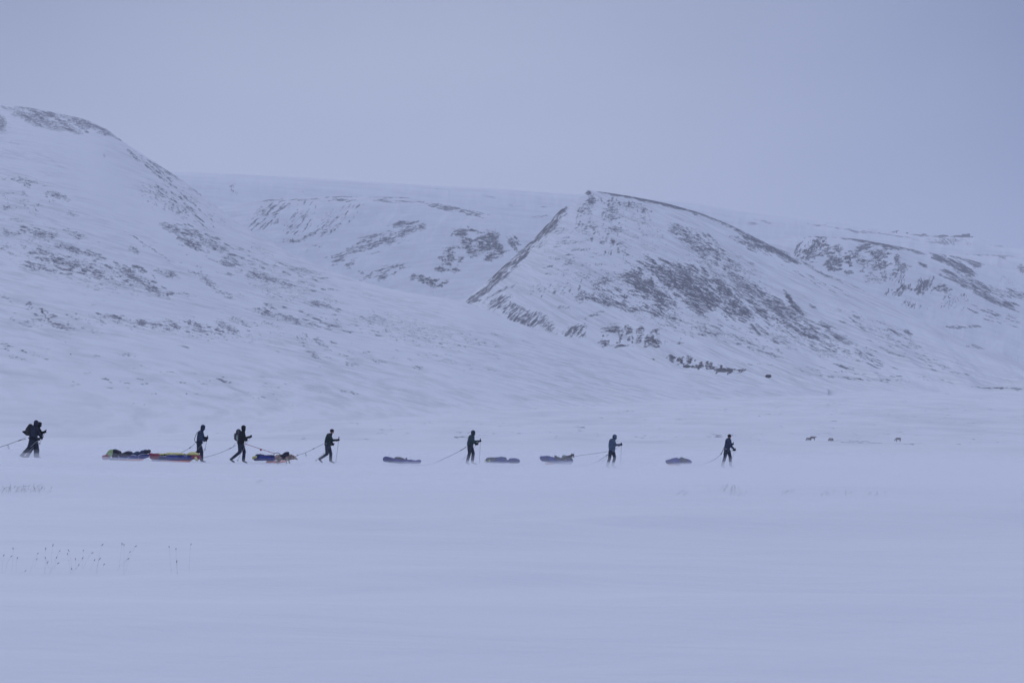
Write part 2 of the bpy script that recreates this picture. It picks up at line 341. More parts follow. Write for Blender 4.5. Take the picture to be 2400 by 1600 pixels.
B = {'t0': [
 (1450,456,60,4,-9,.95),(1540,470,60,6,-14,.92),(1640,499,60,8,-20,.88),(1720,528,45,9,-25,.78),(1780,562,50,11,-30,.78),(1830,592,45,9,-30,.72),
 (1594,543,35,14,-30,.72),(1628,570,60,22,-40,.66),(1679,594,50,20,-40,.63),(1713,624,40,26,-45,.6),
 (1560,638,70,16,-15,.8),(1611,648,60,22,-25,.8),(1509,672,60,20,-30,.86),(1543,692,55,16,-35,.86),(1594,665,60,22,-30,.86),(1645,696,60,26,-20,.9),(1628,720,40,14,-40,.86),
 (1696,675,45,13,-40,.86),(1747,672,60,16,-40,.8),(1781,692,45,18,-35,.76),(1815,723,60,12,-38,.78),(1730,726,45,18,-30,.82),(1781,733,30,7,-40,.9),
 (1404,703,55,10,-15,.75),(1441,713,50,10,-15,.78),(1492,726,55,8,-12,.74),(1553,737,40,11,-20,.74),(1570,754,25,7,-20,.62),(1662,784,35,9,-5,.62),
 (1852,702,25,5,-55,.95),(1869,722,25,6,-35,.9),(1906,719,10,4,-30,.8),(1838,722,60,12,-38,.76),(1787,732,25,7,-42,.9),(1804,708,40,12,-40,.8),(1855,766,60,7,-25,.72),
 (1889,783,70,6,-22,.84),(1940,763,30,5,-20,.8),(1957,787,60,7,-25,.7),(1974,817,60,4.5,-20,.72),(2022,834,40,3,-20,.62),(1821,790,60,11,-20,.56),(1746,800,45,8,-25,.6),
 (1811,831,35,6,-15,.6),(1978,861,25,3.5,-20,.75),(2008,742,14,4,-35,.7),(2093,778,30,5,-20,.8),(2130,780,14,7,-50,.75),(2144,810,30,5,-30,.52),(2212,861,60,5,-22,.52),
 (2314,812,50,4.5,-5,.78),(2110,834,40,4,-15,.52),(2008,886,140,4,-4,.58),(2348,909,80,1.4,-2,.8),(1746,571,40,7,-30,.78),(1777,576,30,7,-30,.7),(1896,622,50,3.5,-28,.7),
 (1940,646,50,3.5,-28,.62),(2008,674,60,2,-30,.52),(2073,700,50,2,-30,.42),(1465,594,12,4,-30,.8),(1760,618,12,3,-30,.6),(1900,800,130,30,-22,.5),(2050,770,150,30,-28,.4),(1700,640,140,60,-35,.5),(1500,560,90,60,-20,.38),(1420,660,110,40,-8,.42),(1600,760,160,30,-15,.45)],
 't1': [(1378,453,7,6,0,1.0),(1385,470,10,14,0,.8),(1330,570,90,4,6,.5),(1340,545,60,3,4,.45),(1400,620,90,4,0,.45),(1330,640,70,3,3,.42),(1290,590,50,3,8,.45),(1380,520,50,4,0,.45),(1480,600,60,4,-6,.4),(1385,471,14,11,0,.72),(1475,482,60,7,-12,.58),(1506,490,25,9,-30,.52),(1373,492,25,20,0,.56),(1434,499,25,20,0,.64),(1458,502,20,11,0,.5),(1376,536,40,7,0,.52),
 (1438,539,22,11,0,.66),(1438,567,7,8,0,.92),(1458,570,8,8,0,.6),(1312,543,25,9,10,.52),(1492,512,40,14,-20,.42),(1308,606,20,3,5,.7),(1339,614,15,3,0,.6),(1356,563,60,4,8,.4),
 (1400,590,70,20,-5,.3),(1308,675,40,16,0,.46),(1359,699,16,12,-50,.7),(1254,682,40,9,0,.36),(1322,720,15,7,0,.58),(1390,737,25,5,20,.6),(1475,648,40,12,10,.66),(1417,658,40,10,10,.64),(1366,648,25,7,0,.5),
 (1434,771,25,11,10,.8),(1472,774,8,11,0,.75),(1502,774,10,13,0,.8),(1540,777,8,9,0,.75),(1414,805,12,9,0,.9),(1458,811,30,3.5,0,.8),(1499,798,10,9,0,.85),(1530,801,20,12,0,.78),(1570,801,15,4,0,.5),
 (1594,805,10,3,0,.8),(1575,839,8,6,0,.95),(1594,842,8,6,0,.95),(1615,839,10,7,0,.75),(1608,856,8,5,0,.95),(1628,859,6,4,0,.9),(1642,856,8,5,0,.95),(1669,852,6,5,0,.95),(1696,866,35,6,-5,.92),(1723,868,25,4,0,.78),(1530,840,10,3,0,.8),
 (1640,580,70,30,-40,.4),(1600,670,110,45,-25,.45)],
 't2': [(1312,500,24,7,40,.88),(1284,538,38,9,42,.8),(1238,580,52,9,42,.74),(1184,618,34,11,42,.95),(1162,635,30,8,38,1.0),(1200,618,30,5,30,.9),(1145,672,45,3,35,.8),(1118,689,35,3,35,.9),(1169,686,45,3.5,30,.75),
 (1111,708,14,4,30,.9),(1186,648,60,4,38,.62),(1271,570,20,8,30,.55),(1172,706,30,11,25,.76),(1213,726,45,14,-20,.7),(1254,743,40,16,-25,.7),(1288,767,20,9,-20,.66),(1220,750,40,7,-25,.76),(1349,770,30,13,10,.7),(1366,788,16,5,0,.66),(1332,784,16,7,0,.66)],
 'bare': [(1162,635,50,12,40,1.0),(1270,545,90,12,42,.6),(1620,680,150,40,-25,.25),(1118,689,45,5,35,.7),(1500,790,130,30,0,.75),(1640,855,110,16,-8,1.0),(1438,567,7,8,0,.8),(1860,712,40,8,-45,.5),(1315,495,22,6,40,.7),(1388,452,10,5,0,.8)]}
C2 = {'t0': [(942,526,35,7,10,.7),(986,530,14,7,20,.85),(952,543,25,8,30,.75),(874,553,60,6,12,.62),(915,567,45,5,8,.66),(840,581,55,8,20,.62),(806,601,40,11,35,.66),(823,618,25,8,45,.6),(874,594,30,5,20,.45),
 (908,628,30,7,25,.6),(898,649,16,7,30,.72),(847,638,16,5,-25,.5),(952,625,20,4,0,.42),(735,581,30,9,20,.5),
 (780,461,90,1.8,-1,.68),(930,463,80,2,-1,.72),(1010,470,40,3,-12,.85),(1050,487,50,3,-12,.8),(1120,497,50,2.5,-14,.7),(640,469,60,2.2,6,.5)],
 't1': [(684,564,25,4,0,.65),(721,553,20,6,40,.7),(758,547,10,5,30,.7),(1078,547,20,11,-20,.8),(1092,570,20,9,-30,.76),(1109,591,18,12,-35,.72),(1058,581,14,6,0,.6),(1054,601,20,12,-50,.7),(1031,632,14,7,0,.82),
 (1068,633,14,5,0,.78),(1153,557,20,14,-45,.86),(1163,581,25,12,-40,.82),(1133,581,14,9,0,.76),(1163,603,12,5,0,.82),(1200,570,25,5,-50,.7),(1211,567,10,4,-50,.8),(1126,547,18,4,0,.6),(1044,550,12,4,0,.45),
 (993,655,30,7,-15,.8),(1010,662,12,7,-40,.92),(1044,659,8,4,0,.7),(1075,676,7,7,0,.42),(1007,679,8,8,0,.4),(966,652,8,7,0,.6)],
 't2': [(619,492,45,16,35,.5),(650,499,18,11,40,.52),(616,530,25,8,40,.52),(707,502,20,13,30,.46),(690,533,22,10,65,.5),(772,509,30,16,30,.42),(840,499,15,11,0,.38)],
 'bare': [(1110,580,110,60,-20,.95),(1005,658,50,14,0,1.0),(700,556,60,8,10,.6)]}
C1 = {'t0': [(1146,460,35,3.5,-8,.45),(1207,484,25,3,-5,.5),(1282,485,25,3,0,.45),(1275,506,40,2,5,.6),(1027,443,20,2,0,.38),(650,441,15,3,0,.38),(704,451,60,2,0,.38),
 (1753,523,35,4,-8,.6),(1804,521,35,1.5,-10,.6),(1818,547,30,2,-5,.5),(1940,531,80,1.8,-8,.62),(2008,542,60,2.2,-8,.75),(2093,551,60,2,-10,.62),(2195,568,40,2.2,-5,.6),(2161,552,25,2.5,-8,.7),(2209,554,25,2,0,.8),(2246,554,30,2,0,.8),(2341,576,35,2,-8,.6)],
 't1': [], 't2': [(548,441,10,18,0,.5),(2222,564,45,9,-5,.62),(2267,569,25,11,-30,.42)], 'bare': []}
E_ = {'t0': [(2314,598,60,2,-2,.75),(2348,603,16,3,-20,.75),(2362,651,30,10,-30,.45)], 't1': [(2396,632,10,13,50,.85)], 't2': [], 'bare': [(2396,632,10,14,50,.5)]}
D_ = {'t0': [(1930,554,40,2.5,0,.85),(2000,561,50,3,-8,.9),(2070,573,45,4,-14,.95),(2140,588,35,3,-14,.8),(2212,608,40,7,-30,.92),(2239,625,35,7,-35,.88),(2165,622,14,4,-30,.9),(2246,604,60,3,-15,.75),
 (2229,654,30,5,-25,.8),(2277,674,50,7,-28,.88),(2331,702,50,7,-28,.8),(2314,674,60,9,-20,.6),(2382,688,40,11,-15,.68),(2362,655,30,11,-30,.42),(2253,766,40,3,5,.62),(2331,736,25,5,-20,.6),(2365,741,25,3,0,.5),(2284,619,18,7,-10,.8)],
 't1': [(1899,596,20,11,25,.8),(1930,589,12,9,0,.66),(1964,583,10,13,50,.8),(1957,613,20,13,0,.8),(1954,630,20,5,0,.88),(1988,640,14,5,0,.84),(2022,579,18,6,0,.88),(2008,596,14,13,0,.74),(2015,613,16,7,0,.72),
 (2059,600,18,16,40,.8),(2063,623,18,11,0,.76),(2056,651,35,14,0,.58),(2103,606,8,13,0,.84),(2117,627,12,13,0,.72),(2202,674,10,9,0,.84),(2219,678,8,8,0,.88)],
 't2': [(1916,572,30,12,35,.72),(1872,596,20,12,40,.52),(2103,651,25,16,-30,.6),(2110,681,25,9,30,.76),(2165,668,16,16,45,.8),(2158,685,12,6,0,.8),(2131,712,16,11,0,.6),(2226,702,30,18,0,.5),(2250,698,10,11,0,.5),(2175,715,12,12,0,.4)],
 'bare': [(2010,600,150,50,-15,.85),(2170,675,80,16,0,.7),(2070,573,60,6,-14,.4)]}

mA = snow_rock('snowy_hillside', [('t0', -16, 3.6, 0.8), ('t1', -40, 8.0, 1.2), ('t2', -14, 2.6, 0.9)], (-14, 16, 1.3), rock=(0.20, 0.203, 0.235), dark=(0.085, 0.087, 0.10), streak_amt=0.42, soft=0.17)
mB = snow_rock('snowy_scree_mountain', [('t0', -33, 13, 2.3), ('t1', 4, 11, 2.4), ('t2', 42, 18, 2.4)], (-34, 45, 4), rock=(0.105, 0.108, 0.128), dark=(0.035, 0.03, 0.035), streak_amt=0.45)
mC = snow_rock('snowy_gorge_wall', [('t0', 18, 26, 3.2), ('t1', 4, 9, 2.6), ('t2', 50, 20, 3.6)], (8, 90, 9), rock=(0.105, 0.108, 0.128), dark=(0.035, 0.03, 0.035), streak_amt=0.25)
mP = snow_rock('snowy_plateau', [('t0', -7, 90, 6), ('t1', 0, 20, 6), ('t2', 80, 30, 9)], (-5, 200, 14), rock=(0.105, 0.108, 0.128), dark=(0.06, 0.055, 0.06), streak_amt=0.22)
mD = snow_rock('snowy_cliff_ridge', [('t0', -27, 30, 3.6), ('t1', 4, 9, 3.0), ('t2', 48, 18, 3.6)], (-20, 90, 9), rock=(0.105, 0.108, 0.128), dark=(0.035, 0.03, 0.035), streak_amt=0.25)

DA = {'t0': dashes(760, [(110,278,110,14,-16,-16,16,2.6,.85,1.3),(520,480,120,9,-36,-36,18,1.6,.62,.8),(1000,790,260,34,-12,-13,18,1.3,.56,1.6),(500,900,380,26,-6,-7,18,1.2,.54,1.2),(560,640,230,60,-16,-17,10,1.5,.62,2),(180,625,190,28,-14,-14,11,2.2,.8,3),(340,655,90,18,-35,-25,9,2.2,.85,1.6),(650,640,140,28,-14,-14,13,2,.75,2),(460,560,75,26,-20,-24,10,2,.8,1.5),(100,545,110,14,-10,-10,10,2,.75,1),(400,762,230,12,-6,-20,10,2,.75,2.6),
   (700,745,130,18,-14,-18,11,1.8,.75,1.6),(90,745,90,22,-5,-20,9,2,.7,1),(880,760,180,26,-12,-13,14,1.6,.62,1.6),(760,820,90,24,-20,-22,9,1.6,.65,.8),(60,830,80,20,-15,-15,12,1.6,.55,.6),(260,895,180,18,-8,-8,11,1.4,.58,.8),(1000,840,150,20,-10,-10,12,1.4,.55,.7),(1150,790,120,18,-10,-10,14,1.4,.55,.5),
   (190,290,110,16,-20,-18,16,2.2,.8,1.2),(60,455,70,40,-15,-14,10,2,.62,.8),(540,600,120,26,-18,-18,11,1.8,.7,1.2)], 5),
   't1': dashes(90, [(430,475,90,22,-40,-42,16,1.8,.7,1),(350,390,60,10,-36,-36,18,1.6,.7,.6),(60,480,60,70,-40,-50,12,1.6,.5,.6)], 6)}
DB = {'t0': dashes(760, [(1560,478,150,5,-14,-14,20,2.4,.95,1.2),(1770,562,110,7,-29,-30,20,2.4,.9,1.2),(1600,665,150,38,-22,-32,13,2.2,.85,3),(1700,700,130,34,-36,-38,14,2.2,.85,2.6),(1480,700,90,20,-14,-18,12,2,.8,1.6),(1660,580,75,24,-42,-42,12,2,.75,1.4),(1850,740,110,28,-30,-30,18,2,.78,1.8),(1960,800,150,26,-24,-24,18,1.6,.68,1.5),
   (1790,575,90,10,-30,-32,16,1.8,.8,.7),(1750,790,130,28,-18,-20,12,1.8,.65,1.4),(2080,790,120,30,-24,-24,16,1.4,.62,.9),(1900,650,130,10,-28,-30,22,1.2,.6,.6),(2000,875,260,8,-5,-7,18,1.1,.6,.9),(2180,850,140,18,-15,-18,16,1.2,.58,.6)], 7),
   't1': dashes(330, [(1400,520,60,50,0,70,6,2.4,.7,1.6),(1460,480,70,9,-12,75,5,1.8,.85,1),(1350,545,60,26,4,4,12,1.6,.62,1),(1330,610,80,40,0,3,14,1.6,.58,1.2),(1330,680,100,28,-4,60,6,2.2,.68,1.2),(1440,575,30,30,0,75,7,2,.7,.5),(1500,520,50,26,-30,-60,6,1.8,.6,.8),
   (1480,790,70,20,0,70,6,2.4,.85,1),(1560,800,40,14,0,70,5,2,.6,.4),(1640,855,80,10,-10,60,4,2.6,1,.9),(1560,640,130,50,-25,60,5,2,.6,1)], 8),
   't2': dashes(150, [(1205,735,75,18,-28,45,10,2,.85,1.6),(1290,770,25,10,-20,45,8,2,.75,.4),(1350,775,24,14,0,50,9,2,.8,.6),(1180,640,80,9,40,40,20,1.8,.9,1),(1265,550,70,8,42,42,16,2,.9,1),(1140,680,50,7,36,36,16,1.6,.9,.6)], 9)}
DC = {'t0': dashes(130, [(860,575,90,12,18,20,18,1.6,.8,1),(950,540,40,14,25,28,12,1.8,.8,.6),(800,470,260,3,-1,-2,26,1.2,.7,.6),(900,640,60,12,15,25,12,1.8,.75,.6),(1060,490,80,6,-13,-13,20,1.4,.8,.5)], 10),
   't1': dashes(150, [(1100,560,50,26,-25,2,9,1.8,.9,1.2),(1155,580,40,34,-40,2,9,1.8,.95,1.4),(1055,605,30,36,-45,2,8,1.8,.85,1),(1005,658,44,9,-16,10,7,2,.95,.8),(735,550,70,14,22,20,8,1.6,.7,.6)], 11),
   't2': dashes(110, [(630,505,60,24,35,45,14,1.8,.7,1),(705,510,50,30,45,58,12,1.8,.65,1),(790,510,70,24,30,52,12,1.6,.6,.9),(1205,568,20,16,-50,-50,12,1.8,.85,.3)], 12)}
DD = {'t0': dashes(150, [(2225,612,70,12,-30,-30,18,2,.9,1),(2300,680,100,16,-26,-27,20,2,.85,1.4),(2040,566,130,4,-8,-9,26,1.4,.9,.8),(2330,740,70,16,-18,-18,14,1.6,.7,.6),(2260,765,60,5,4,4,16,1.4,.7,.3)], 13),
   't1': dashes(150, [(1905,592,44,24,20,12,8,1.8,.85,1.2),(1965,610,40,26,5,5,8,2,.9,1.3),(2040,590,50,22,0,8,8,2,.85,1.2),(2065,630,50,30,0,5,7,1.8,.75,1.2),(2110,625,24,28,-20,10,7,1.8,.8,.6),(2205,675,24,10,0,10,6,2,.9,.4)], 14),
   't2': dashes(95, [(1900,580,50,24,30,45,12,1.8,.85,1),(2060,640,60,30,-10,62,9,1.6,.6,1),(2110,680,40,10,10,60,9,2,.85,.6),(2168,672,20,20,30,60,12,2,.9,.7),(2235,705,40,20,0,65,10,1.8,.6,.6),(2135,715,25,14,0,65,9,1.6,.6,.4)], 15)}
lin = ([0, 1], [0, 1])
hill('far_plateau', [(-600,400),(300,402),(430,404),(560,409),(700,416),(840,425),(1000,435),(1150,442),(1300,453),(1500,465),(1640,479),(1750,498),(1900,517),(2000,528),(2080,542),(2150,547),(2200,551),(2285,554),(2330,573),(2400,584),(2700,640),(3000,680)],
     [(-600,3900),(3000,3900)], [(-600,5200),(3000,5200)], ([0,.5,.8,1],[0,.62,.92,1]), C1, mP, -600, 3000, 'pale flat-topped plateau on the skyline behind all the other slopes', nrow=110, relief=14, rough_top=.5, base=.14)
hill('far_shoulder', [(1950,700),(2100,606),(2250,595),(2330,598),(2400,601),(2700,625),(3000,650)], [(1950,3300),(3000,3300)], [(1950,4100),(3000,4100)], ([0,.5,.85,1],[0,.6,.93,1]), E_, mD, 1950, 3000,
     'snowy shoulder at the right edge below the plateau', nrow=80, relief=20, base=.14)
hill('gorge_wall', [(300,560),(480,492),(520,482),(570,474),(653,466),(806,460),(956,463),(1044,480),(1146,502),(1214,531),(1258,554),(1330,620),(1400,700)], [(300,2500),(1400,2500)], [(300,3300),(1400,3400)],
     ([0,.45,.85,1],[0,.4,.9,1]), C2, mC, 300, 1400, 'snowy gorge wall with dark broken cliffs between the left hill and the pointed mountain', nrow=150, relief=30, gully=0, rel_w=(.02,.03), gang=30, base=.14, dash=DC)
hill('cliff_ridge', [(1650,640),(1740,590),(1800,562),(1906,553),(2008,560),(2103,577),(2178,592),(2250,602),(2320,622),(2400,652),(2700,760),(3000,850)], [(1650,2650),(3000,2650)], [(1650,3300),(3000,3300)],
     ([0,.45,.85,1],[0,.4,.9,1]), D_, mD, 1650, 3000, 'snowy ridge with dark crags to the right of the pointed mountain', nrow=150, relief=28, gully=4, rel_w=(.03,.015), base=.14, dash=DD)
hill('pointed_mountain', [(1000,780),(1040,738),(1085,705),(1118,680),(1150,652),(1182,622),(1200,606),(1250,560),(1285,523),(1305,500),(1325,482),(1331,484),(1345,474),(1365,458),(1373,450),(1379,446),(1390,447),(1440,454),(1500,464),(1560,476),(1600,487),(1650,502),(1700,522),(1750,546),(1800,572),(1838,588),(1900,618),(1984,658),(2050,692),(2110,722),(2178,758),(2250,792),(2330,828),(2400,856),(2550,900),(2700,918)],
     [(1000,1700),(1400,1650),(2400,1500),(2700,1400)], [(1000,2300),(1385,2650),(1800,2500),(2400,2100),(2700,1800)], ([0,.2,.45,.8,1],[0,.10,.34,.78,1]), B, mB, 1000, 2700,
     'pointed snowy mountain streaked with dark scree in the middle distance', nrow=230, relief=16, gully=0, rel_w=(.008,.035), gang=-35, base=.22, rough_top=.8, dash=DB)
hill('left_hillside', [(-600,215),(-200,232),(0,247),(60,251),(130,264),(200,280),(250,303),(300,340),(350,372),(430,424),(500,478),(560,523),(620,560),(700,602),(780,638),(850,660),(920,678),(1000,692),(1083,706),(1140,727),(1200,752),(1300,785),(1380,812),(1450,832),(1550,858),(1640,873),(1750,890),(1850,903),(1950,912)],
     [(-600,240),(0,280),(700,420),(1300,700),(1950,1250)], [(-600,1500),(200,1500),(700,1350),(1100,1300),(1950,1290)], ([0,.15,.4,.75,1],[0,.045,.25,.70,1]), A, mA, -600, 1940,
     'broad snow slope speckled with rock coming down from the left', nrow=300, relief=4, gully=0, rel_w=(.006,.022), gang=-25, base=.24, rough_top=.4, dash=DA)

# ---- snowfield
a_ = np.concatenate([np.linspace(-1.4, -0.42, 40)[:-1], np.linspace(-0.42, 0.42, 420), np.linspace(0.42, 1.4, 40)[1:]])
rows = np.concatenate([np.linspace(-25, 6, 24)[:-1], np.geomspace(6, 7500, 560)])
AA, YY = np.meshgrid(a_, rows)
XX = AA * (YY + 30) * np.where(YY > 6, 1, 1)
XX = AA * np.where(YY < 20, YY + 30, YY + 30)
ZZ = zg_full(XX, YY)
Pg, Qg = proj(XX, np.maximum(YY, 1), ZZ)
gb = [(1990,1035,100,3.5,-2,.55),(2170,1040,120,2,-1,.5),(1690,1021,45,5,0,.55),(1580,1022,30,2,0,.4),(1100,1012,90,2.5,-2,.42),(1250,1016,60,2.5,0,.42),(1350,1012,60,2.5,4,.4),(900,1014,70,2.5,-2,.4),(880,1025,60,2,0,.35),
      (1900,1005,80,2,-2,.4),(2100,1018,90,2,-2,.42),(600,1010,60,2,0,.35),(700,985,80,2,-2,.35),(1500,950,120,2,-2,.35),(2000,940,150,2,-2,.35),(2250,960,120,2,-2,.35),(300,1000,80,2,0,.35),(1800,970,120,1.6,0,.33)]
jit = fbm(Pg / 26, Qg / 5, 4, 51)
gm = blob_mask(Pg + jit * 20, Qg + fbm(Pg / 15, Qg / 5, 3, 52) * 4, gb)
gm = np.maximum(gm * .9, np.clip((YY - 110) / 200, 0, 1) * .26 * (0.8 + 1.8 * jit)) * (YY > 95)
mG = snow_rock('windblown_snow', [('t0', 0, 4.0, 1.0)], (0, 20, 2.0), rock=(0.34, 0.33, 0.38), dark=(0.20, 0.19, 0.21), streak_amt=0.32)
V = np.stack([XX, YY, ZZ], -1).reshape(-1, 3)
me = mesh_from_np('snowfield', V, grid_faces(len(rows), len(a_)), [mG], {'t0': np.clip(gm, 0, 1), 'bare': gm * 0, 'scour': np.clip((YY - 90) / 150, .16, 1)})
t_ = mG.node_tree; b_ = t_.nodes['Principled BSDF']
c_ = t_.nodes.new('ShaderNodeTexCoord'); mp_ = t_.nodes.new('ShaderNodeMapping'); mp_.inputs['Scale'].default_value = (0.5, 1.3, 1); mp_.inputs['Rotation'].default_value = (0, 0, math.radians(-14))
n_ = t_.nodes.new('ShaderNodeTexNoise'); n_.inputs['Scale'].default_value = 1.0; n_.inputs['Detail'].default_value = 7; n_.inputs['Roughness'].default_value = 0.6; n_.inputs['Distortion'].default_value = 0.5
bp_ = t_.nodes.new('ShaderNodeBump'); bp_.inputs['Strength'].default_value = 0.55; bp_.inputs['Distance'].default_value = 0.10
t_.links.new(c_.outputs['Object'], mp_.inputs[0]); t_.links.new(mp_.outputs[0], n_.inputs[0]); t_.links.new(n_.outputs[0], bp_.inputs['Height']); t_.links.new(bp_.outputs[0], b_.inputs['Normal'])
o = bpy.data.objects.new('snowfield', me); COL.objects.link(o)
tag(o, 'wide flat snowfield scoured by drifting snow', None, None, 'structure')

# ================================================================== objects
def ell(c, r, seg=12, rings=8):
    if isinstance(r, (int, float)): r = (r, r, r)
    out = [Vector((c[0], c[1], c[2] + r[2])), Vector((c[0], c[1], c[2] - r[2]))]
    for i in range(1, rings):
        th = math.pi * i / rings
        for j in range(seg):
            ph = 2 * math.pi * j / seg
            out.append(Vector((c[0] + r[0] * math.sin(th) * math.cos(ph), c[1] + r[1] * math.sin(th) * math.sin(ph), c[2] + r[2] * math.cos(th))))
    return out
def hull_into(bm, pts):
    vs = [bm.verts.new(p) for p in pts]
    r = bmesh.ops.convex_hull(bm, input=vs)
    junk = [g for g in r['geom_interior'] if isinstance(g, bmesh.types.BMVert)] + [g for g in r['geom_unused'] if isinstance(g, bmesh.types.BMVert)]
    bmesh.ops.delete(bm, geom=list(set(junk)), context='VERTS')
def link(name, me, mat, parent, loc):
    o = bpy.data.objects.new(name, me); COL.objects.link(o)
    if mat: 
        me.materials.clear(); me.materials.append(mat)
    if parent is not None: o.parent = parent
    else: o.location = loc
    return o
TS = bpy.data.scenes.new('scratch')
def solid(name, hulls, voxel, mat, parent, org, wrinkle=0.0, wscale=9.0, smooth=1, seed=0):
    """union of convex hulls (each a list of (centre, radii)) turned into one continuous skin"""
    bm = bmesh.new()
    for h in hulls:
        pts = []
        for c, r in h: pts += ell(Vector(c) - org, r)
        hull_into(bm, pts)
    me = bpy.data.meshes.new(name); bm.to_mesh(me); bm.free()
    tmp = bpy.data.objects.new('tmp', me); TS.collection.objects.link(tmp)
    md = tmp.modifiers.new('r', 'REMESH'); md.mode = 'VOXEL'; md.voxel_size = voxel; md.use_smooth_shade = True
    if smooth:
        s = tmp.modifiers.new('s', 'SMOOTH'); s.factor = 0.5; s.iterations = smooth
    vl = TS.view_layers[0]; vl.update(); dg = vl.depsgraph
    me2 = bpy.data.meshes.new_from_object(tmp.evaluated_get(dg)); me2.name = name
    bpy.data.objects.remove(tmp); bpy.data.meshes.remove(me)
    if wrinkle:
        from mathutils import noise as mn
        n_ = len(me2.vertices); co = np.empty(n_ * 3, np.float32); no = np.empty(n_ * 3, np.float32)
        me2.vertices.foreach_get('co', co); me2.vertices.foreach_get('normal', no)
        co = co.reshape(-1, 3); no = no.reshape(-1, 3); off = Vector((seed * 3.1, seed, 0))
        k = np.array([mn.noise(Vector(c_) * wscale + off) + 0.5 * mn.noise((Vector(c_) * wscale + off) * 2.3) for c_ in co.tolist()], np.float32)
        me2.vertices.foreach_set('co', (co + no * k[:, None] * wrinkle).astype(np.float32).ravel()); me2.update()
    for p in me2.polygons: p.use_smooth = True
    return link(name, me2, mat, parent, org)
def tube_bm(bm, pts, r, seg=6, r2=None):
    rings = []
    n = len(pts)
    for i, p in enumerate(pts):
        a = pts[max(0, i - 1)]; b = pts[min(n - 1, i + 1)]
        d = (b - a).normalized(); q = d.to_track_quat('Z', 'Y')
        rr = r if r2 is None else r + (r2 - r) * i / max(1, n - 1)
        rings.append([bm.verts.new(p + q @ Vector((rr * math.cos(2 * math.pi * k / seg), rr * math.sin(2 * math.pi * k / seg), 0))) for k in range(seg)])
    for a, b in zip(rings, rings[1:]):
        for k in range(seg):
            f = bm.faces.new((a[k], a[(k + 1) % seg], b[(k + 1) % seg], b[k])); f.smooth = True
    bm.faces.new(rings[0][::-1]); bm.faces.new(rings[-1])
def tube(name, pts, r, mat, parent, org, seg=6, r2=None):
    bm = bmesh.new()
    if isinstance(pts[0], (list,)):
        for pp in pts: tube_bm(bm, [Vector(p) - org for p in pp], r, seg, r2)
    else: tube_bm(bm, [Vector(p) - org for p in pts], r, seg, r2)
    bmesh.ops.recalc_face_normals(bm, faces=bm.faces)
    me = bpy.data.meshes.new(name); bm.to_mesh(me); bm.free()
    return link(name, me, mat, parent, org)
def sag(a, b, s, n=14):
    return [a.lerp(b, t / n) - Vector((0, 0, s * 4 * (t / n) * (1 - t / n))) for t in range(n + 1)]
def spline(ps, n=8):
    ps = [Vector(p) for p in ps]; out = []
    for i in range(len(ps) - 1):
        p0 = ps[max(0, i - 1)]; p1 = ps[i]; p2 = ps[i + 1]; p3 = ps[min(len(ps) - 1, i + 2)]
        for k in range(n):
            t = k / n
            out.append(0.5 * ((2 * p1) + (p2 - p0) * t + (2 * p0 - 5 * p1 + 4 * p2 - p3) * t * t + (3 * p1 - p0 - 3 * p2 + p3) * t ** 3))
    out.append(ps[-1]); return out

M = {}
M['navy'] = fabric('dark_navy_shell_fabric', (0.0288, 0.0360, 0.0576), scale=6)
M['black'] = fabric('black_shell_fabric', (0.0216, 0.0252, 0.0312), scale=6)
M['green'] = fabric('dark_green_shell_fabric', (0.0240, 0.0408, 0.0456), scale=6)
M['teal'] = fabric('dark_teal_shell_fabric', (0.0432, 0.0696, 0.0792), scale=6)
M['greyblue'] = fabric('grey_blue_jacket_fabric', (0.085, 0.115, 0.175), scale=6)
M['midnavy'] = fabric('mid_navy_jacket_fabric', (0.0420, 0.0576, 0.1020), scale=6)
M['trouser'] = fabric('dark_trouser_fabric', (0.0360, 0.0432, 0.0672), scale=6)
M['trouser2'] = fabric('lighter_trouser_fabric', (0.050, 0.058, 0.082), scale=6)  # somewhat lighter than the dark trouser fabric
M['glove'] = fabric('black_glove', (0.012, 0.012, 0.017), scale=20)
M['boot'] = fabric('dark_boot', (0.022, 0.022, 0.028), scale=10)
M['skin'] = fabric('wind_reddened_skin', (0.34, 0.20, 0.16), scale=12, var=0.1, bump=0.05)
M['hat'] = fabric('dark_knit_hat', (0.028, 0.022, 0.038), scale=30)
M['pack_olive'] = fabric('dark_olive_pack_fabric', (0.045, 0.047, 0.050), scale=7)
M['pack_grey'] = fabric('grey_pack_fabric', (0.085, 0.085, 0.105), scale=7)
M['pale'] = fabric('pale_grey_green_fabric', (0.33, 0.40, 0.37), scale=7, var=0.12)
M['strap'] = fabric('dark_webbing', (0.02, 0.02, 0.028), scale=30)
M['belt'] = fabric('pale_webbing', (0.30, 0.30, 0.34), scale=30)
M['rope'] = fabric('dark_tow_rope', (0.05, 0.05, 0.075), scale=30)
M['rope_red'] = fabric('red_leash_cord', (0.30, 0.045, 0.06), scale=30)
M['white_rope'] = fabric('pale_lashing_cord', (0.55, 0.55, 0.62), scale=30)
M['metal'] = principled('grey_pole_metal', (0.30, 0.30, 0.33), 0.45)[0]
M['metal_dark'] = principled('dark_pole_metal', (0.09, 0.09, 0.11), 0.45)[0]
M['metal_pale'] = principled('pale_pole_metal', (0.55, 0.55, 0.60), 0.4)[0]
M['grip'] = principled('black_cork_rubber', (0.02, 0.018, 0.02), 0.8)[0]
M['orange'] = fabric('orange_sled_plastic', (0.92, 0.19, 0.10), var=0.08, scale=5, rough=0.5, bump=0.05)
M['pink'] = fabric('faded_orange_sled_plastic', (0.75, 0.26, 0.22), var=0.08, scale=5, rough=0.5, bump=0.05)
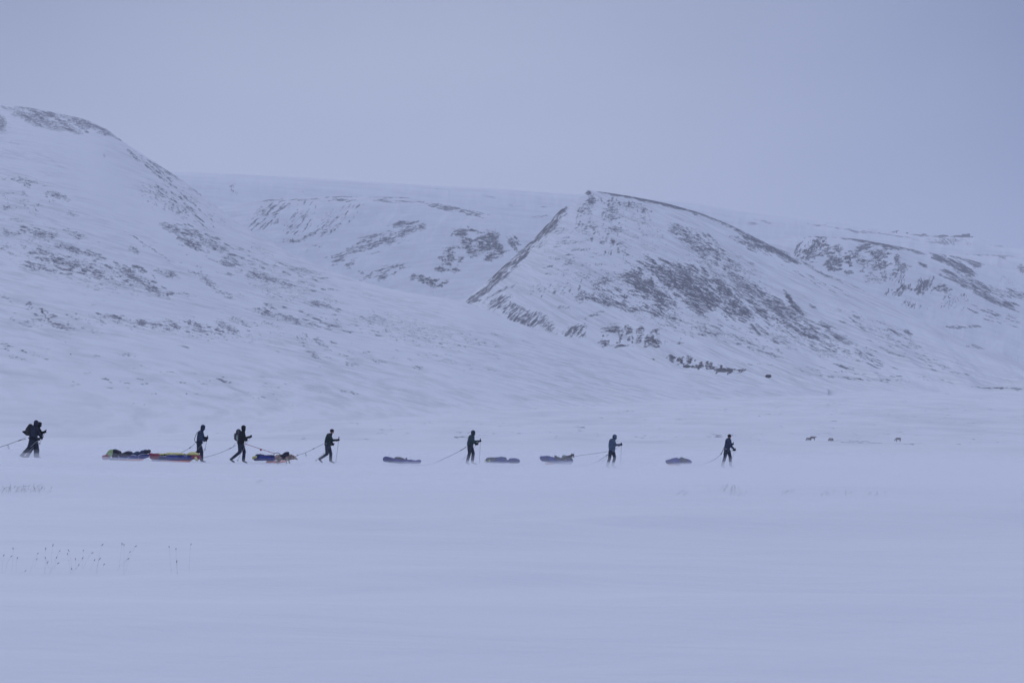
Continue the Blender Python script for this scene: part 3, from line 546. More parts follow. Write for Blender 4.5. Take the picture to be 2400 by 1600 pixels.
M['blue'] = fabric('blue_sled_cover', (0.036, 0.048, 0.21), var=0.35, scale=5, bump=0.8)
M['purple'] = fabric('purple_blue_sled_cover', (0.052, 0.056, 0.21), var=0.35, scale=5, bump=0.8)
M['redbag'] = fabric('dark_red_dry_bag', (0.30, 0.075, 0.11), scale=6, bump=0.6)
M['yellow'] = fabric('pale_yellow_dry_bag', (0.62, 0.58, 0.24), scale=5, var=0.15, bump=0.5)
M['lime'] = fabric('yellow_green_tent_bag', (0.40, 0.52, 0.24), scale=6, var=0.15, bump=0.5)
M['darkbag'] = fabric('dark_grey_duffel', (0.040, 0.040, 0.062), scale=6, bump=0.6)
M['bluegrey'] = fabric('slate_blue_bag', (0.050, 0.065, 0.12), scale=6, bump=0.6)
M['camo'] = fabric('mottled_brown_grey_bag', (0.055, 0.055, 0.060), scale=9, col2=(0.12, 0.11, 0.12), thr=0.5)
M['greengrey'] = fabric('grey_green_bag', (0.075, 0.090, 0.105), scale=7)
M['fur'] = fabric('tan_grey_fur', (0.20, 0.155, 0.14), scale=7, col2=(0.44, 0.33, 0.27), thr=0.5, bump=0.9)
M['fur_grey'] = fabric('speckled_grey_fur', (0.055, 0.055, 0.065), scale=16, col2=(0.20, 0.19, 0.20), thr=0.54, bump=0.9)
M['fur_white'] = fabric('pale_muzzle_fur', (0.42, 0.38, 0.38), scale=16, var=0.2)
M['fur_rd'] = fabric('reindeer_fur', (0.40, 0.37, 0.36), scale=3, var=0.3)
M['fur_rd_dark'] = fabric('dark_reindeer_back_fur', (0.13, 0.11, 0.11), scale=3, var=0.3)
M['boulder'] = fabric('dark_frosted_rock', (0.045, 0.042, 0.048), scale=0.6, var=0.5)
M['far_build'] = fabric('weathered_dark_timber', (0.06, 0.055, 0.06), scale=0.1)
M['straw'] = fabric('dry_straw_stalk', (0.48, 0.43, 0.43), scale=50)
M['seed'] = fabric('dark_seed_head', (0.15, 0.12, 0.15), scale=80)

# one glove, fist closed round a vertical pole (pole axis = local Z, fingers reach +X)
def build_glove():
    hs = [[((-0.030, 0, 0.0), (0.022, 0.030, 0.045)), ((-0.012, -0.032, 0.0), (0.018, 0.014, 0.044))],
          [((-0.045, 0, -0.01), (0.032, 0.030, 0.034)), ((-0.095, 0, -0.02), (0.034, 0.034, 0.036))]]
    for k, (zz, ln) in enumerate(((0.034, 0.92), (0.011, 1.0), (-0.012, 0.96), (-0.034, 0.84))):
        pr = None
        for ang in (-105, -45, 10, 62 * ln + 10):
            a = math.radians(ang); p = (0.036 * math.cos(a) * ln, 0.036 * math.sin(a), zz + 0.003 * math.sin(a * 2))
            if pr: hs.append([(pr, 0.0115), (p, 0.0105)])
            pr = p
    pr = None
    for p in ((-0.030, 0.024, 0.020), (0.000, 0.038, 0.046), (0.026, 0.026, 0.058)):
        if pr: hs.append([(pr, 0.0135), (p, 0.012)])
        pr = p
    return solid('glove', hs, 0.0055, M['glove'], None, Vector((0, 0, 0)))
_g = build_glove(); GLOVE = _g.data; bpy.data.objects.remove(_g)

def dot_ball(name, p, r, root, org):
    bm = bmesh.new(); bmesh.ops.create_uvsphere(bm, u_segments=8, v_segments=6, radius=r, matrix=Matrix.Translation(p - org))
    me = bpy.data.meshes.new(name); bm.to_mesh(me); bm.free(); return link(name, me, M['grip'], root, org)

def ski_pole(top, tip, mat, label, grip=0.14, basket=True, hidden=False):
    base = Vector(tip)
    r = empty('ski_pole', base)
    tag(r, label, 'ski pole', 'ski poles carried by the walkers')
    d = (Vector(top) - base).normalized()
    tube('shaft', [base, Vector(top) - d * 0.02], 0.0075, mat, r, base)
    tube('grip', [Vector(top) - d * grip, Vector(top) - d * 0.03, Vector(top)], 0.017, M['grip'], r, base, 8, 0.021)
    q = d.to_track_quat('Z', 'Y'); c = base + d * 0.09
    ring = [c + q @ Vector((0.045 * math.cos(a), 0.045 * math.sin(a), 0)) for a in np.linspace(0, 2 * math.pi, 13)]
    bm = bmesh.new(); tube_bm(bm, [p - base for p in ring], 0.006, 5)
    for k in range(0, 12, 3): tube_bm(bm, [c - base, ring[k] - base], 0.005, 4)
    me = bpy.data.meshes.new('basket'); bm.to_mesh(me); bm.free(); link('basket', me, M['grip'], r, base)
    t0 = Vector(top) - d * 0.03
    tube('wrist_strap', spline([t0, t0 + Vector((-0.02, -0.02, -0.09)), t0 + Vector((-0.055, -0.01, -0.12)), t0 + Vector((-0.05, 0.0, -0.05)), t0], 4), 0.004, M['strap'], r, base, 4)
    return r

def person(spec, z, D, label, mj, mt, hood='hood', yoff=0.0):
    """z: zoom frame (x0, y0, scale); joints are given in that frame and put at distance D"""
    x0, y0, s = z
    u = D / F / s
    def W(p, dy=0.0):
        v = at(x0 + p[0] / s, y0 + p[1] / s, D); v.y = D + dy + yoff; return v
    g = spec['ground']; org = W(g)
    root = None
    hx, hy, hr = spec['head']; hc = W((hx, hy)); hr *= u
    neck = W(spec['neck']); T = [(W(p), p[2] * u, w_) for p, w_ in zip(spec['torso'], spec['tw'])]
    arms = {}
    for sd_, key in ((-1, 'near'), (1, 'far')):
        a = spec['arm_' + key]
        arms[sd_] = [W(a[0], sd_ * 0.19), W(a[1], sd_ * 0.25), W(a[2], sd_ * 0.17)]
    legs = {}
    for sd_, key in ((-1, 'near'), (1, 'far')):
        a = spec['leg_' + key]
        legs[sd_] = [W(a[0], sd_ * 0.09), W(a[1], sd_ * 0.11), W(a[2], sd_ * 0.10), W(a[3], sd_ * 0.10)]
    lw = spec.get('lw', 1.0) * 1.14
    # body: one continuous figure
    hs = [[(hc, (hr * 0.80, hr * 0.66, hr * 0.92)), (hc + Vector((hr * 0.35, 0, -hr * 0.55)), (hr * 0.42, hr * 0.40, hr * 0.36))],
          [(hc + Vector((hr * 0.80, 0, -hr * 0.12)), (hr * 0.13, hr * 0.12, hr * 0.20)), (hc + Vector((hr * 0.6, 0, hr * 0.15)), hr * 0.12)],   # nose
          [(hc + Vector((hr * 0.66, 0, -hr * 0.48)), (hr * 0.12, hr * 0.24, hr * 0.05))],                                                     # mouth
          [(hc + Vector((-hr * 0.05, hr * 0.68, -hr * 0.1)), (hr * 0.16, hr * 0.07, hr * 0.22))], [(hc + Vector((-hr * 0.05, -hr * 0.68, -hr * 0.1)), (hr * 0.16, hr * 0.07, hr * 0.22))],
          [(hc + Vector((-hr * 0.1, 0, -hr * 0.5)), hr * 0.42), (neck, 0.055)]]
    for (a, ra, wa), (b, rb, wb) in zip(T, T[1:]): hs.append([(a, (ra * .75, wa * .85, ra * .75)), (b, (rb * .75, wb * .85, rb * .75))])
    hs.append([(neck, 0.055), (T[0][0], (T[0][1] * .7, T[0][2] * .8, T[0][1] * .6))])
    for k in (-1, 1):
        a = arms[k]; hs += [[(a[0], .050), (a[1], .038)], [(a[1], .038), (a[2], .026)], [(a[2], (.035, .02, .04))]]
        l = legs[k]; hs += [[(l[0], .080), (l[1], .055)], [(l[1], .055), (l[2], .036)], [(l[2], .036), (l[3], (.05, .035, .025))]]
    root = solid('person', hs, 0.014, M['skin'], None, org, smooth=1)
    tag(root, label, 'person', 'walkers crossing the snowfield in single file')
    # eyes
    for k in (-1, 1): dot_ball('eye', hc + Vector((hr * 0.70, k * hr * 0.27, hr * 0.02)), hr * 0.09, root, org)
    # jacket
    js = []
    for (a, ra, wa), (b, rb, wb) in zip(T, T[1:]): js.append([(a, (ra, wa, ra * .8)), (b, (rb, wb, rb * .6))])
    for k in (-1, 1):
        a = arms[k]; cuff = a[1].lerp(a[2], 0.82)
        js += [[(a[0], (.084, .074, .084)), (a[1], .068)], [(a[1], .068), (cuff, .050)]]
        js.append([(a[0], .07), (T[0][0], (T[0][1] * .8, .12, T[0][1] * .6))])
    nk = (neck, (.078, .085, .06))
    js.append([nk, (T[0][0], (T[0][1] * .95, T[0][2] * .75, T[0][1] * .5))])
    if hood == 'down':
        js.append([(neck + Vector((-.07, 0, 0)), (.07, .11, .06)), (neck + Vector((-.02, 0, -.03)), (.08, .12, .04))])
    solid('jacket', js, 0.013, mj, root, org, wrinkle=0.007, wscale=8, seed=hx)
    if hood == 'hood':
        q = [[(hc + Vector((-hr * .10, 0, hr * .05)), (hr * 1.0, hr * .95, hr * 1.02)), (hc + Vector((hr * .45, 0, hr * .22)), (hr * .50, hr * .66, hr * .62)), (neck + Vector((-.01, 0, .0)), (.075, .09, .05))],
             [(hc + Vector((hr * .55, 0, -hr * .72)), (hr * .38, hr * .5, hr * .3)), (neck + Vector((.015, 0, 0)), (.07, .08, .04))]]
        solid('hood', q, 0.011, mj, root, org, wrinkle=0.004, wscale=12, seed=hy)
    else:
        q = [[(hc + Vector((-hr * .10, 0, hr * .28)), (hr * .96, hr * .86, hr * .80)), (hc + Vector((-hr * .25, 0, -hr * .05)), (hr * .70, hr * .80, hr * .5))]]
        hat = solid('hat', q, 0.010, M['hat'], root, org)
        if hood == 'down':
            pass
        if spec.get('brim'):
            solid('hat_brim', [[(hc + Vector((hr * .75, 0, hr * .35)), (hr * .45, hr * .55, hr * .07))]], 0.008, M['hat'], hat, org)
    # trousers
    ts = []
    for k in (-1, 1):
        l = legs[k]; bot = l[1].lerp(l[2], 0.93)
        ts += [[(l[0], (.105 * lw, .10, .11)), (l[1], (.078 * lw, .08, .08))], [(l[1], (.078 * lw, .08, .08)), (bot, (.072 * lw, .075, .05))]]
    ts.append([(legs[-1][0], (.115, .10, .10)), (legs[1][0], (.115, .10, .10))])
    solid('trousers', ts, 0.014, mt, root, org, wrinkle=0.007, wscale=9, seed=hx + 5)
    for k in (-1, 1):
        l = legs[k]; toe = l[3]; d = (toe - l[2]).normalized()
        solid('boot', [[(l[2] + Vector((0, 0, .02)), (.058, .052, .06)), (l[2] + d * .02 - Vector((0, 0, .0)), (.055, .05, .04))], [(l[2] - Vector((0.01, 0, 0)), (.05, .045, .04)), (toe, (.055, .046, .030))]], 0.011, M['boot'], root, org)
        a = arms[k]; fd = (a[2] - a[1])
        go = bpy.data.objects.new('glove', GLOVE); COL.objects.link(go); go.parent = root; go.location = a[2] - org
        go.rotation_euler = (0, math.radians(-12) - 0.35 * math.atan2(fd.z, max(fd.x, .05)), 0); go.scale = (1.15, k * -1.15, 1.15)
    # harness belt round the hips
    bc = W(spec['belt']); rb = spec.get('beltr', T[-2][1]) + 0.012
    q = []
    ring = [bc + Vector((rb * 1.0 * math.cos(a), (T[-2][2] + .012) * math.sin(a), 0.05 * math.cos(a) * -0.3)) for a in np.linspace(0, 2 * math.pi, 25)]
    tube('harness_belt', ring, 0.021, M[spec.get('beltm', 'strap')], root, org, 6)
    return root, W, arms

PEO = {}
def hand_pole(W, arms, side, tip, top_up, tipdy, mat, label):
    """a pole through the fist: from a bit above the hand to its tip"""
    h = arms[side][2]; tip = W(tip, tipdy)
    d = (h - tip).normalized()
    return ski_pole(h + d * top_up, tip, mat, label)

ZB = (0, 960, 8.4); ZC = (430, 980, 8.4); ZD = (680, 980, 7.127); ZE = (1000, 980, 9.8); ZF = (1230, 990, 9.408); ZG = (1540, 990, 10.69)
# far companion, half hidden, first so that the near one gets the plain name
D1 = 64.0
s1 = dict(ground=(640, 975), head=(716, 250, 46), neck=(700, 318), torso=[(668, 352, 66), (660, 430, 72), (645, 520, 68), (640, 590, 64)], tw=[.20, .21, .19, .19],
          arm_near=[(672, 350), (690, 500), (792, 578)], arm_far=[(690, 360), (740, 480), (800, 560)], leg_near=[(640, 610), (590, 745), (440, 900), (505, 935)], leg_far=[(650, 610), (690, 770), (690, 930), (775, 958)], belt=(640, 560), lw=1.1)
p1, W1, a1 = person(s1, ZB, D1, 'nearer person of the close pair at the far left, carrying a dark backpack', M['navy'], M['trouser'])
s1b = dict(ground=(650, 972), head=(783, 282, 44), neck=(745, 350), torso=[(705, 372, 62), (690, 440, 66), (672, 530, 64), (665, 600, 62)], tw=[.19, .20, .19, .18],
           arm_near=[(715, 375), (750, 470), (850, 492)], arm_far=[(735, 380), (770, 455), (868, 436)], leg_near=[(665, 620), (640, 760), (545, 925), (590, 958)], leg_far=[(680, 620), (715, 770), (722, 925), (790, 955)], belt=(668, 590), brim=1, lw=1.1)
p1b, W1b, a1b = person(s1b, ZB, D1 + 0.9, 'person looking down, mostly hidden behind the walker with the dark pack', M['black'], M['trouser'])
hand_pole(W1, a1, -1, (398, 925), 0.10, -.15, M['metal_pale'], 'pale ski pole trailing furthest back from the near walker of the last pair')
hand_pole(W1, a1, 1, (480, 935), 0.10, -.12, M['metal_pale'], 'pale ski pole crossing the trousers of the near walker of the last pair')
hand_pole(W1b, a1b, 1, (735, 700), 0.12, .2, M['metal_dark'], 'short dark ski pole tucked under the raised hand of the hidden walker')
hand_pole(W1b, a1b, -1, (700, 720), 0.08, .1, M['metal_dark'], 'dark ski pole in the lower hand of the hidden walker')

s2 = dict(ground=(340, 855), head=(388, 172, 46), neck=(366, 245), torso=[(335, 280, 55), (328, 350, 62), (322, 430, 62), (312, 490, 62)], tw=[.19, .20, .18, .19],
          arm_near=[(345, 285), (362, 400), (462, 428)], arm_far=[(350, 290), (372, 385), (455, 385)], leg_near=[(315, 510), (368, 640), (366, 830), (428, 850)], leg_far=[(300, 510), (288, 655), (178, 720), (150, 770)], belt=(312, 470), lw=1.0)
D2 = 69.2
p2, W2, a2 = person(s2, ZC, D2, 'person in a dark hooded jacket stepping behind the yellow-topped sled', M['midnavy'], M['trouser'])
hand_pole(W2, a2, -1, (300, 600), 0.13, -.25, M['metal_pale'], 'pale ski pole slanting back across the thigh of the walker by the yellow-topped sled')
hand_pole(W2, a2, 1, (400, 650), 0.13, .2, M['metal_dark'], 'dark ski pole hanging in front of the knee of the walker by the yellow-topped sled')
s3 = dict(ground=(1120, 878), head=(1186, 182, 46), neck=(1182, 252), torso=[(1165, 285, 52), (1160, 360, 62), (1145, 440, 62), (1125, 495, 66)], tw=[.19, .20, .18, .19],
          arm_near=[(1175, 290), (1205, 395), (1342, 352)], arm_far=[(1170, 300), (1190, 400), (1232, 428)], leg_near=[(1120, 520), (1120, 660), (940, 808), (1000, 855)], leg_far=[(1140, 515), (1188, 650), (1172, 840), (1232, 872)], belt=(1120, 478), lw=.95)
D3 = 69.0
p3, W3, a3 = person(s3, ZC, D3, 'person in a black hood striding with a grey backpack, red leash at the waist', M['black'], M['trouser'])
hand_pole(W3, a3, -1, (1140, 690), 0.06, -.2, M['metal'], 'ski pole held low in front by the walker with the grey backpack')
hand_pole(W3, a3, 1, (1042, 862), 0.04, .15, M['metal'], 'ski pole trailing with its basket behind the legs of the walker with the grey backpack')
s4 = dict(ground=(640, 745), head=(702, 216, 37), neck=(684, 262), torso=[(652, 285, 48), (640, 335, 56), (632, 390, 58), (628, 440, 56)], tw=[.20, .21, .19, .19],
          arm_near=[(668, 285), (715, 365), (818, 355)], arm_far=[(660, 300), (680, 400), (712, 440)], leg_near=[(620, 470), (622, 590), (496, 680), (535, 730)], leg_far=[(640, 465), (674, 585), (672, 715), (725, 740)], belt=(600, 418), beltm='belt', beltr=.07, brim=0, lw=.95)
D4 = 74.0
p4, W4, a4 = person(s4, ZD, D4, 'bareheaded-looking person in a dark green jacket planting a pole, hood down', M['green'], M['trouser2'], hood='down')
p4['label'] = 'person in a dark green jacket and close cap, hood down, planting an upright pole'
hand_pole(W4, a4, -1, (770, 745), 0.16, -.2, M['metal_dark'], 'dark upright ski pole planted ahead of the walker in the green jacket')
hand_pole(W4, a4, 1, (408, 722), 0.10, .15, M['metal_dark'], 'dark ski pole slanting far behind the walker in the green jacket')
s5 = dict(ground=(1010, 1058), head=(1070, 325, 52), neck=(1062, 395), torso=[(1030, 430, 72), (1018, 500, 80), (1005, 570, 80), (1000, 622, 74)], tw=[.20, .21, .20, .19],
          arm_near=[(1050, 430), (1085, 528), (1235, 514)], arm_far=[(1045, 440), (1080, 560), (1165, 590)], leg_near=[(985, 660), (985, 800), (925, 1015), (970, 1048)], leg_far=[(1020, 660), (1068, 800), (1045, 1015), (1130, 1050)], belt=(985, 632), beltr=.075, lw=1.0)
D5 = 74.6
p5, W5, a5 = person(s5, ZE, D5, 'person in a teal hooded jacket holding a straight upright pole', M['teal'], M['trouser2'])
hand_pole(W5, a5, -1, (1213, 1045), 0.13, -.2, M['metal'], 'straight upright ski pole with basket in front of the teal hooded walker')
hand_pole(W5, a5, 1, (735, 1052), 0.08, .15, M['metal'], 'thin ski pole slanting behind the knees of the teal hooded walker')
s6 = dict(ground=(1890, 985), head=(1985, 310, 50), neck=(1968, 375), torso=[(1928, 405, 72), (1922, 480, 80), (1925, 560, 78), (1920, 610, 72)], tw=[.20, .21, .20, .19],
          arm_near=[(1955, 400), (1992, 490), (2125, 478)], arm_far=[(1950, 410), (1990, 500), (2115, 488)], leg_near=[(1885, 640), (1868, 780), (1812, 950), (1850, 985)], leg_far=[(1945, 640), (1985, 770), (1935, 950), (2000, 985)], belt=(1900, 628), beltr=.075, lw=.95)
D6 = 77.0
p6, W6, a6 = person(s6, ZF, D6, 'person in a grey-blue hooded jacket with feet lost in drifting snow', M['greyblue'], M['trouser2'])
hand_pole(W6, a6, -1, (2104, 975), 0.10, -.2, M['metal'], 'upright ski pole ahead of the walker in the grey-blue jacket')
hand_pole(W6, a6, 1, (1665, 912), 0.04, .2, M['metal'], 'ski pole trailing low behind the walker in the grey-blue jacket')
s7 = dict(ground=(1740, 1120), head=(1815, 345, 50), neck=(1808, 405), torso=[(1785, 450, 78), (1780, 520, 82), (1765, 600, 80), (1745, 660, 78)], tw=[.20, .21, .20, .19],
          arm_near=[(1810, 455), (1845, 595), (1940, 678)], arm_far=[(1810, 460), (1840, 540), (1912, 540)], leg_near=[(1720, 690), (1695, 850), (1628, 1080), (1680, 1115)], leg_far=[(1785, 690), (1838, 850), (1848, 1080), (1910, 1112)], belt=(1718, 655), beltm='belt', beltr=.07, lw=1.05)
D7 = 80.0
p7, W7, a7 = person(s7, ZG, D7, 'person in a dark round hat leading the line at the far right', M['midnavy'], M['trouser2'], hood='down')
hand_pole(W7, a7, -1, (1800, 1090), 0.10, -.2, M['metal_pale'], 'pale ski pole slanting across the front leg of the leading walker')
hand_pole(W7, a7, 1, (1850, 760), 0.12, .2, M['metal_dark'], 'ski pole in the far hand of the leading walker')

# ---- packs
def pack(D, z, hulls, mat, label, yoff=0.0):
    x0, y0, s = z; u = D / F / s
    org = at(x0 + hulls[0][0][0] / s, y0 + hulls[0][0][1] / s, D)
    root = empty('backpack', org); tag(root, label, 'backpack')
    hh = [[(at(x0 + X / s, y0 + Y / s, D) + Vector((0, yoff, 0)), (r * u, hw, r * u)) for X, Y, r, hw in h] for h in hulls]
    solid('pack_bag', hh, 0.013, mat, root, org, wrinkle=0.006, wscale=9)
    return root, (lambda X, Y, dy=0: at(x0 + X / s, y0 + Y / s, D) + Vector((0, dy, 0))), u, org
r, Wp, u, org = pack(D1, ZB, [[(600, 320, 46, .15), (560, 400, 60, .16), (560, 460, 48, .15)], [(560, 400, 60, .16), (590, 450, 60, .16)]], M['pack_olive'], 'dark olive backpack with a pointed bottom flap on the last walker')
solid('flap', [[(Wp(436, 428), .012), (Wp(475, 420), .025), (Wp(535, 490), (.05, .10, .04)), (Wp(560, 430), (.05, .10, .05))]], .011, M['strap'], r, org)
tube('shoulder_strap', spline([Wp(600, 290, -.12), Wp(655, 320, -.17), Wp(690, 400, -.18), Wp(660, 480, -.2), Wp(600, 500, -.16)]), .016, M['strap'], r, org)
r, Wp, u, org = pack(D3, ZC, [[(1085, 260, 52, .14), (1075, 340, 50, .15)], [(1070, 300, 44, .15), (1040, 390, 46, .15), (1085, 430, 34, .13)]], M['pack_grey'], 'grey backpack with a pale bottle and mat on the walker with the red leash')
solid('mat_roll', [[(Wp(1018, 300, -.05), (.028, .17, .03)), (Wp(1008, 345, -.05), (.026, .17, .03))]], .011, M['pale'], r, org)
solid('bottle', [[(Wp(1068, 335, -.16), (.024, .03, .03)), (Wp(1062, 395, -.16), (.036, .04, .04)), (Wp(1078, 420, -.15), (.030, .035, .03))]], .009, M['pale'], r, org)
tube('shoulder_strap', spline([Wp(1110, 230, -.12), Wp(1165, 268, -.17), Wp(1195, 340, -.18), Wp(1170, 420, -.2), Wp(1110, 440, -.16)]), .016, M['strap'], r, org)
# hose looping off the back of the second walker
o = tube('drinking_hose', spline([W2((285, 268), -.1), W2((252, 330), -.1), W2((232, 395), -.1), W2((232, 445), -.08), W2((250, 478), -.08)]), .014, M['strap'], None, W2((250, 478)))
tag(o, 'black hose bowing out behind the back of the walker by the yellow-topped sled', 'hose')

# ---- tow ropes
def rope(pts, label, mat='rope', r=.0085, clips=(), loops=()):
    org = Vector(pts[-1]); root = empty('tow_rope', org); tag(root, label, 'rope', 'ropes running from the walkers')
    tube('cord', pts, r, M[mat], root, org, 5)
    for c in clips:
        i = min(len(pts) - 2, int(c * (len(pts) - 1))); d = (pts[i + 1] - pts[i]).normalized()
        tube('buckle', [pts[i] - d * .06, pts[i], pts[i] + d * .06], .020, M['strap'], root, org, 6)
    for c in loops:
        i = min(len(pts) - 2, int(c * (len(pts) - 1))); p = pts[i]
        tube('cord_loop', spline([p, p + Vector((.03, 0, -.08)), p + Vector((.07, 0, -.17)), p + Vector((.01, 0, -.15)), p + Vector((-.01, 0, -.05)), p], 4), .006, M[mat], root, org, 4)
    return root
def ZZ_(z, X, Y, D): return at(z[0] + X / z[2], z[1] + Y / z[2], D)
L1 = W1((520, 572), -.05)
rope(spline([L1, ZZ_(ZB, 360, 610, 63.8), ZZ_(ZB, 130, 692, 63.5), ZZ_(ZB, -60, 752, 63.2), ZZ_(ZB, -400, 880, 63.0)]), 'tow rope running out of the frame at the left from the last walker', clips=(.22,), loops=(.48,), r=.010)
rope(spline([W1((520, 540), -.1), ZZ_(ZB, 420, 580, 63.9), ZZ_(ZB, 350, 612, 63.8)]), 'short upper cord of the last walker\'s harness', r=.007)
rope(spline([W2((225, 492)), ZZ_(ZC, 130, 578, 69.5), ZZ_(ZC, 0, 652, 69.5), ZZ_(ZC, -110, 720, 69.0), ZZ_(ZC, -280, 790, 67)]), 'tow rope dropping behind the yellow bags from the second walker', clips=(.25,))
rope(spline([W3((1045, 525), -.05), ZZ_(ZC, 925, 588, 69), ZZ_(ZC, 700, 686, 68.9), ZZ_(ZC, 410, 772, 68.8), ZZ_(ZC, 330, 790, 68.3)]), 'long tow rope from the walker with the grey backpack to the yellow-topped sled', clips=(.27,))
rope(spline([W3((1030, 488), -.1), ZZ_(ZC, 970, 565, 69)]), 'short upper cord of the grey backpack walker\'s harness', r=.007)
rl = rope(spline([W3((1190, 488), -.1), ZZ_(ZC, 1510, 598, 69), ZZ_(ZC, 1790, 690, 69)]), 'taut red leash from the walker\'s waist down to the harnessed dog', mat='rope_red', r=.012)
fo = rl.location
bm = bmesh.new(); hull_into(bm, [Vector(p) - fo + Vector((0, dy, 0)) for p in (ZZ_(ZC, 1502, 590, 69), ZZ_(ZC, 1560, 615, 69), ZZ_(ZC, 1520, 640, 69), ZZ_(ZC, 1508, 625, 69)) for dy in (-.02, .02)])
me = bpy.data.meshes.new('pennant'); bm.to_mesh(me); bm.free(); link('pennant', me, M['rope_red'], rl, fo)
rope(spline([W4((560, 425), -.05), ZZ_(ZD, 410, 498, 73.5), ZZ_(ZD, 255, 572, 72.5), ZZ_(ZD, 110, 622, 71.5), ZZ_(ZD, 20, 690, 71)]), 'thin tow rope from the green jacket walker back past the dog\'s head', clips=(.3, .72), loops=(.5,))
rope(spline([W5((915, 640), -.05), ZZ_(ZE, 765, 745, 74.5), ZZ_(ZE, 400, 925, 74), ZZ_(ZE, 100, 1048, 73.8), ZZ_(ZE, -300, 1072, 73.5)]), 'long tow rope from the teal hooded walker to the low blue sled', clips=(.22,))
rope(spline([W5((925, 655), .05), ZZ_(ZE, 850, 700, 74.5), ZZ_(ZE, 770, 742, 74.5)]), 'short lower cord of the teal hooded walker\'s harness', r=.007)
rope(spline([W6((1835, 635), -.05), ZZ_(ZF, 1450, 692, 77), ZZ_(ZF, 1110, 738, 77)]), 'nearly level cord from the grey-blue walker to the dog riding on the sled', r=.007)
rope(spline([W6((1900, 650), -.12), ZZ_(ZF, 1810, 718, 77), ZZ_(ZF, 1600, 858, 77), ZZ_(ZF, 1380, 930, 77), ZZ_(ZF, 1080, 955, 77)]), 'slack tow rope curving from the grey-blue walker down to the snow', clips=(.28,))
rope(spline([W7((1665, 660), -.05), ZZ_(ZG, 1590, 800, 80), ZZ_(ZG, 1400, 945, 79.7), ZZ_(ZG, 1100, 1055, 79.4), ZZ_(ZG, 870, 1070, 79)]), 'slack tow rope from the leading walker to the domed sled', clips=(.24,))
rope(spline([W7((1690, 560), -.1), ZZ_(ZG, 1665, 640, 80), ZZ_(ZG, 1630, 720, 80), ZZ_(ZG, 1590, 800, 80)]), 'short upper cord beside the hip of the leading walker', r=.008)

# ---- sleds and loads
def kit(z, D):
    x0, y0, s = z; u = D / F / s
    def c(X, Y, dy=0): return at(x0 + X / s, y0 + Y / s, D) + Vector((0, dy, 0))
    def H(*pts, hw=.22):
        """rounded slab: circles in profile, swept to half width hw"""
        out = []
        for p in pts:
            X, Y, r = p[:3]; h = p[3] if len(p) > 3 else hw
            rr = r * u
            out += [(c(X, Y, -h), (rr, min(rr, h) * 1.0, rr)), (c(X, Y, h), (rr, min(rr, h), rr))]
        return out
    return c, H, u
def sled(z, D, base, shell, cover, shell_m, cover_m, label, lash=()):
    c, H, u = kit(z, D); org = c(*base)
    r = empty('pulk_sled', org); tag(r, label, 'sled', 'loaded pulk sleds towed over the snow')
    if shell: solid('shell', [H(*h, hw=.20) for h in shell], .014, shell_m, r, org)
    solid('cover', [H(*h, hw=.20) for h in cover], .015, cover_m, r, org, wrinkle=.014, wscale=6, seed=D)
    for l in lash:
        tube('lashing', spline([c(X, Y, -.28) for X, Y in l], 5), .013, M['white_rope'], r, org, 5)
    return r
def load(z, D, name, hulls, mat, label, cat, hw=.17, wr=.010, dy=0.0, vox=.013):
    c, H, u = kit(z, D); org = c(hulls[0][0][0], hulls[0][0][1])
    hh = [[(p + Vector((0, dy, 0)), rr) for p, rr in H(*h, hw=hw)] for h in hulls]
    o = solid(name, hh, vox, mat, None, org, wrinkle=wr, wscale=8, seed=hulls[0][0][0])
    tag(o, label, cat); return o
Z1 = (235, 1040, 19.6)
sled(Z1, 66.0, (1300, 790), [[(780, 735, 28), (1880, 735, 32), (1950, 690, 18), (760, 715, 20)]],
     [[(640, 660, 60), (1100, 640, 80), (1500, 620, 90)], [(1500, 600, 90), (1900, 570, 95), (2120, 550, 85), (1950, 620, 60)], [(520, 690, 50), (700, 690, 50)]], M['orange'], M['blue'],
     'blue covered sled with orange shell piled with dark bags, rearmost in the line', lash=[[(930, 690), (950, 590), (900, 530)], [(1300, 700), (1330, 610), (1440, 600)], [(1500, 520), (1600, 480), (1720, 530)], [(1840, 660), (1830, 520), (1960, 460), (2160, 440)]])
load(Z1, 65.9, 'dry_bag', [[(190, 590, 70), (330, 560, 85), (360, 640, 70), (220, 680, 60)]], M['redbag'], 'dull red bag lying at the back end of the rearmost sled', 'bag')
load(Z1, 66.0, 'tent_bag', [[(470, 275, 22), (620, 265, 25), (590, 520, 25), (400, 560, 20), (330, 450, 25)]], M['lime'], 'yellow-green wedge shaped bag standing on the rearmost sled', 'bag', wr=.006)
load(Z1, 66.05, 'duffel_bag', [[(670, 265, 28), (870, 375, 45), (920, 560, 60), (640, 580, 60)]], M['darkbag'], 'dark slanted bag against the yellow-green wedge bag', 'bag', hw=.20)
load(Z1, 66.0, 'duffel_bag', [[(1130, 440, 55), (1250, 425, 95), (1370, 430, 80), (1250, 540, 80)]], M['darkbag'], 'dark rounded duffel in the middle of the rearmost sled', 'bag')
load(Z1, 66.1, 'duffel_bag', [[(990, 480, 65), (1090, 500, 75)]], M['darkbag'], 'small dark bag squeezed behind the rounded duffel', 'bag')
load(Z1, 66.0, 'folded_jacket', [[(1480, 470, 50), (1680, 440, 75), (1800, 480, 80)], [(1680, 360, 22), (1740, 400, 40)]], M['bluegrey'], 'crumpled slate blue bundle with a raised tip on the rearmost sled', 'bundle', wr=.014)
load(Z1, 66.0, 'folded_jacket', [[(1850, 430, 55), (1950, 350, 60), (2050, 380, 85)], [(2060, 265, 14), (2070, 330, 40)]], M['bluegrey'], 'slate blue bundle with a pointed peak beside the rolled bag', 'bundle', wr=.014)
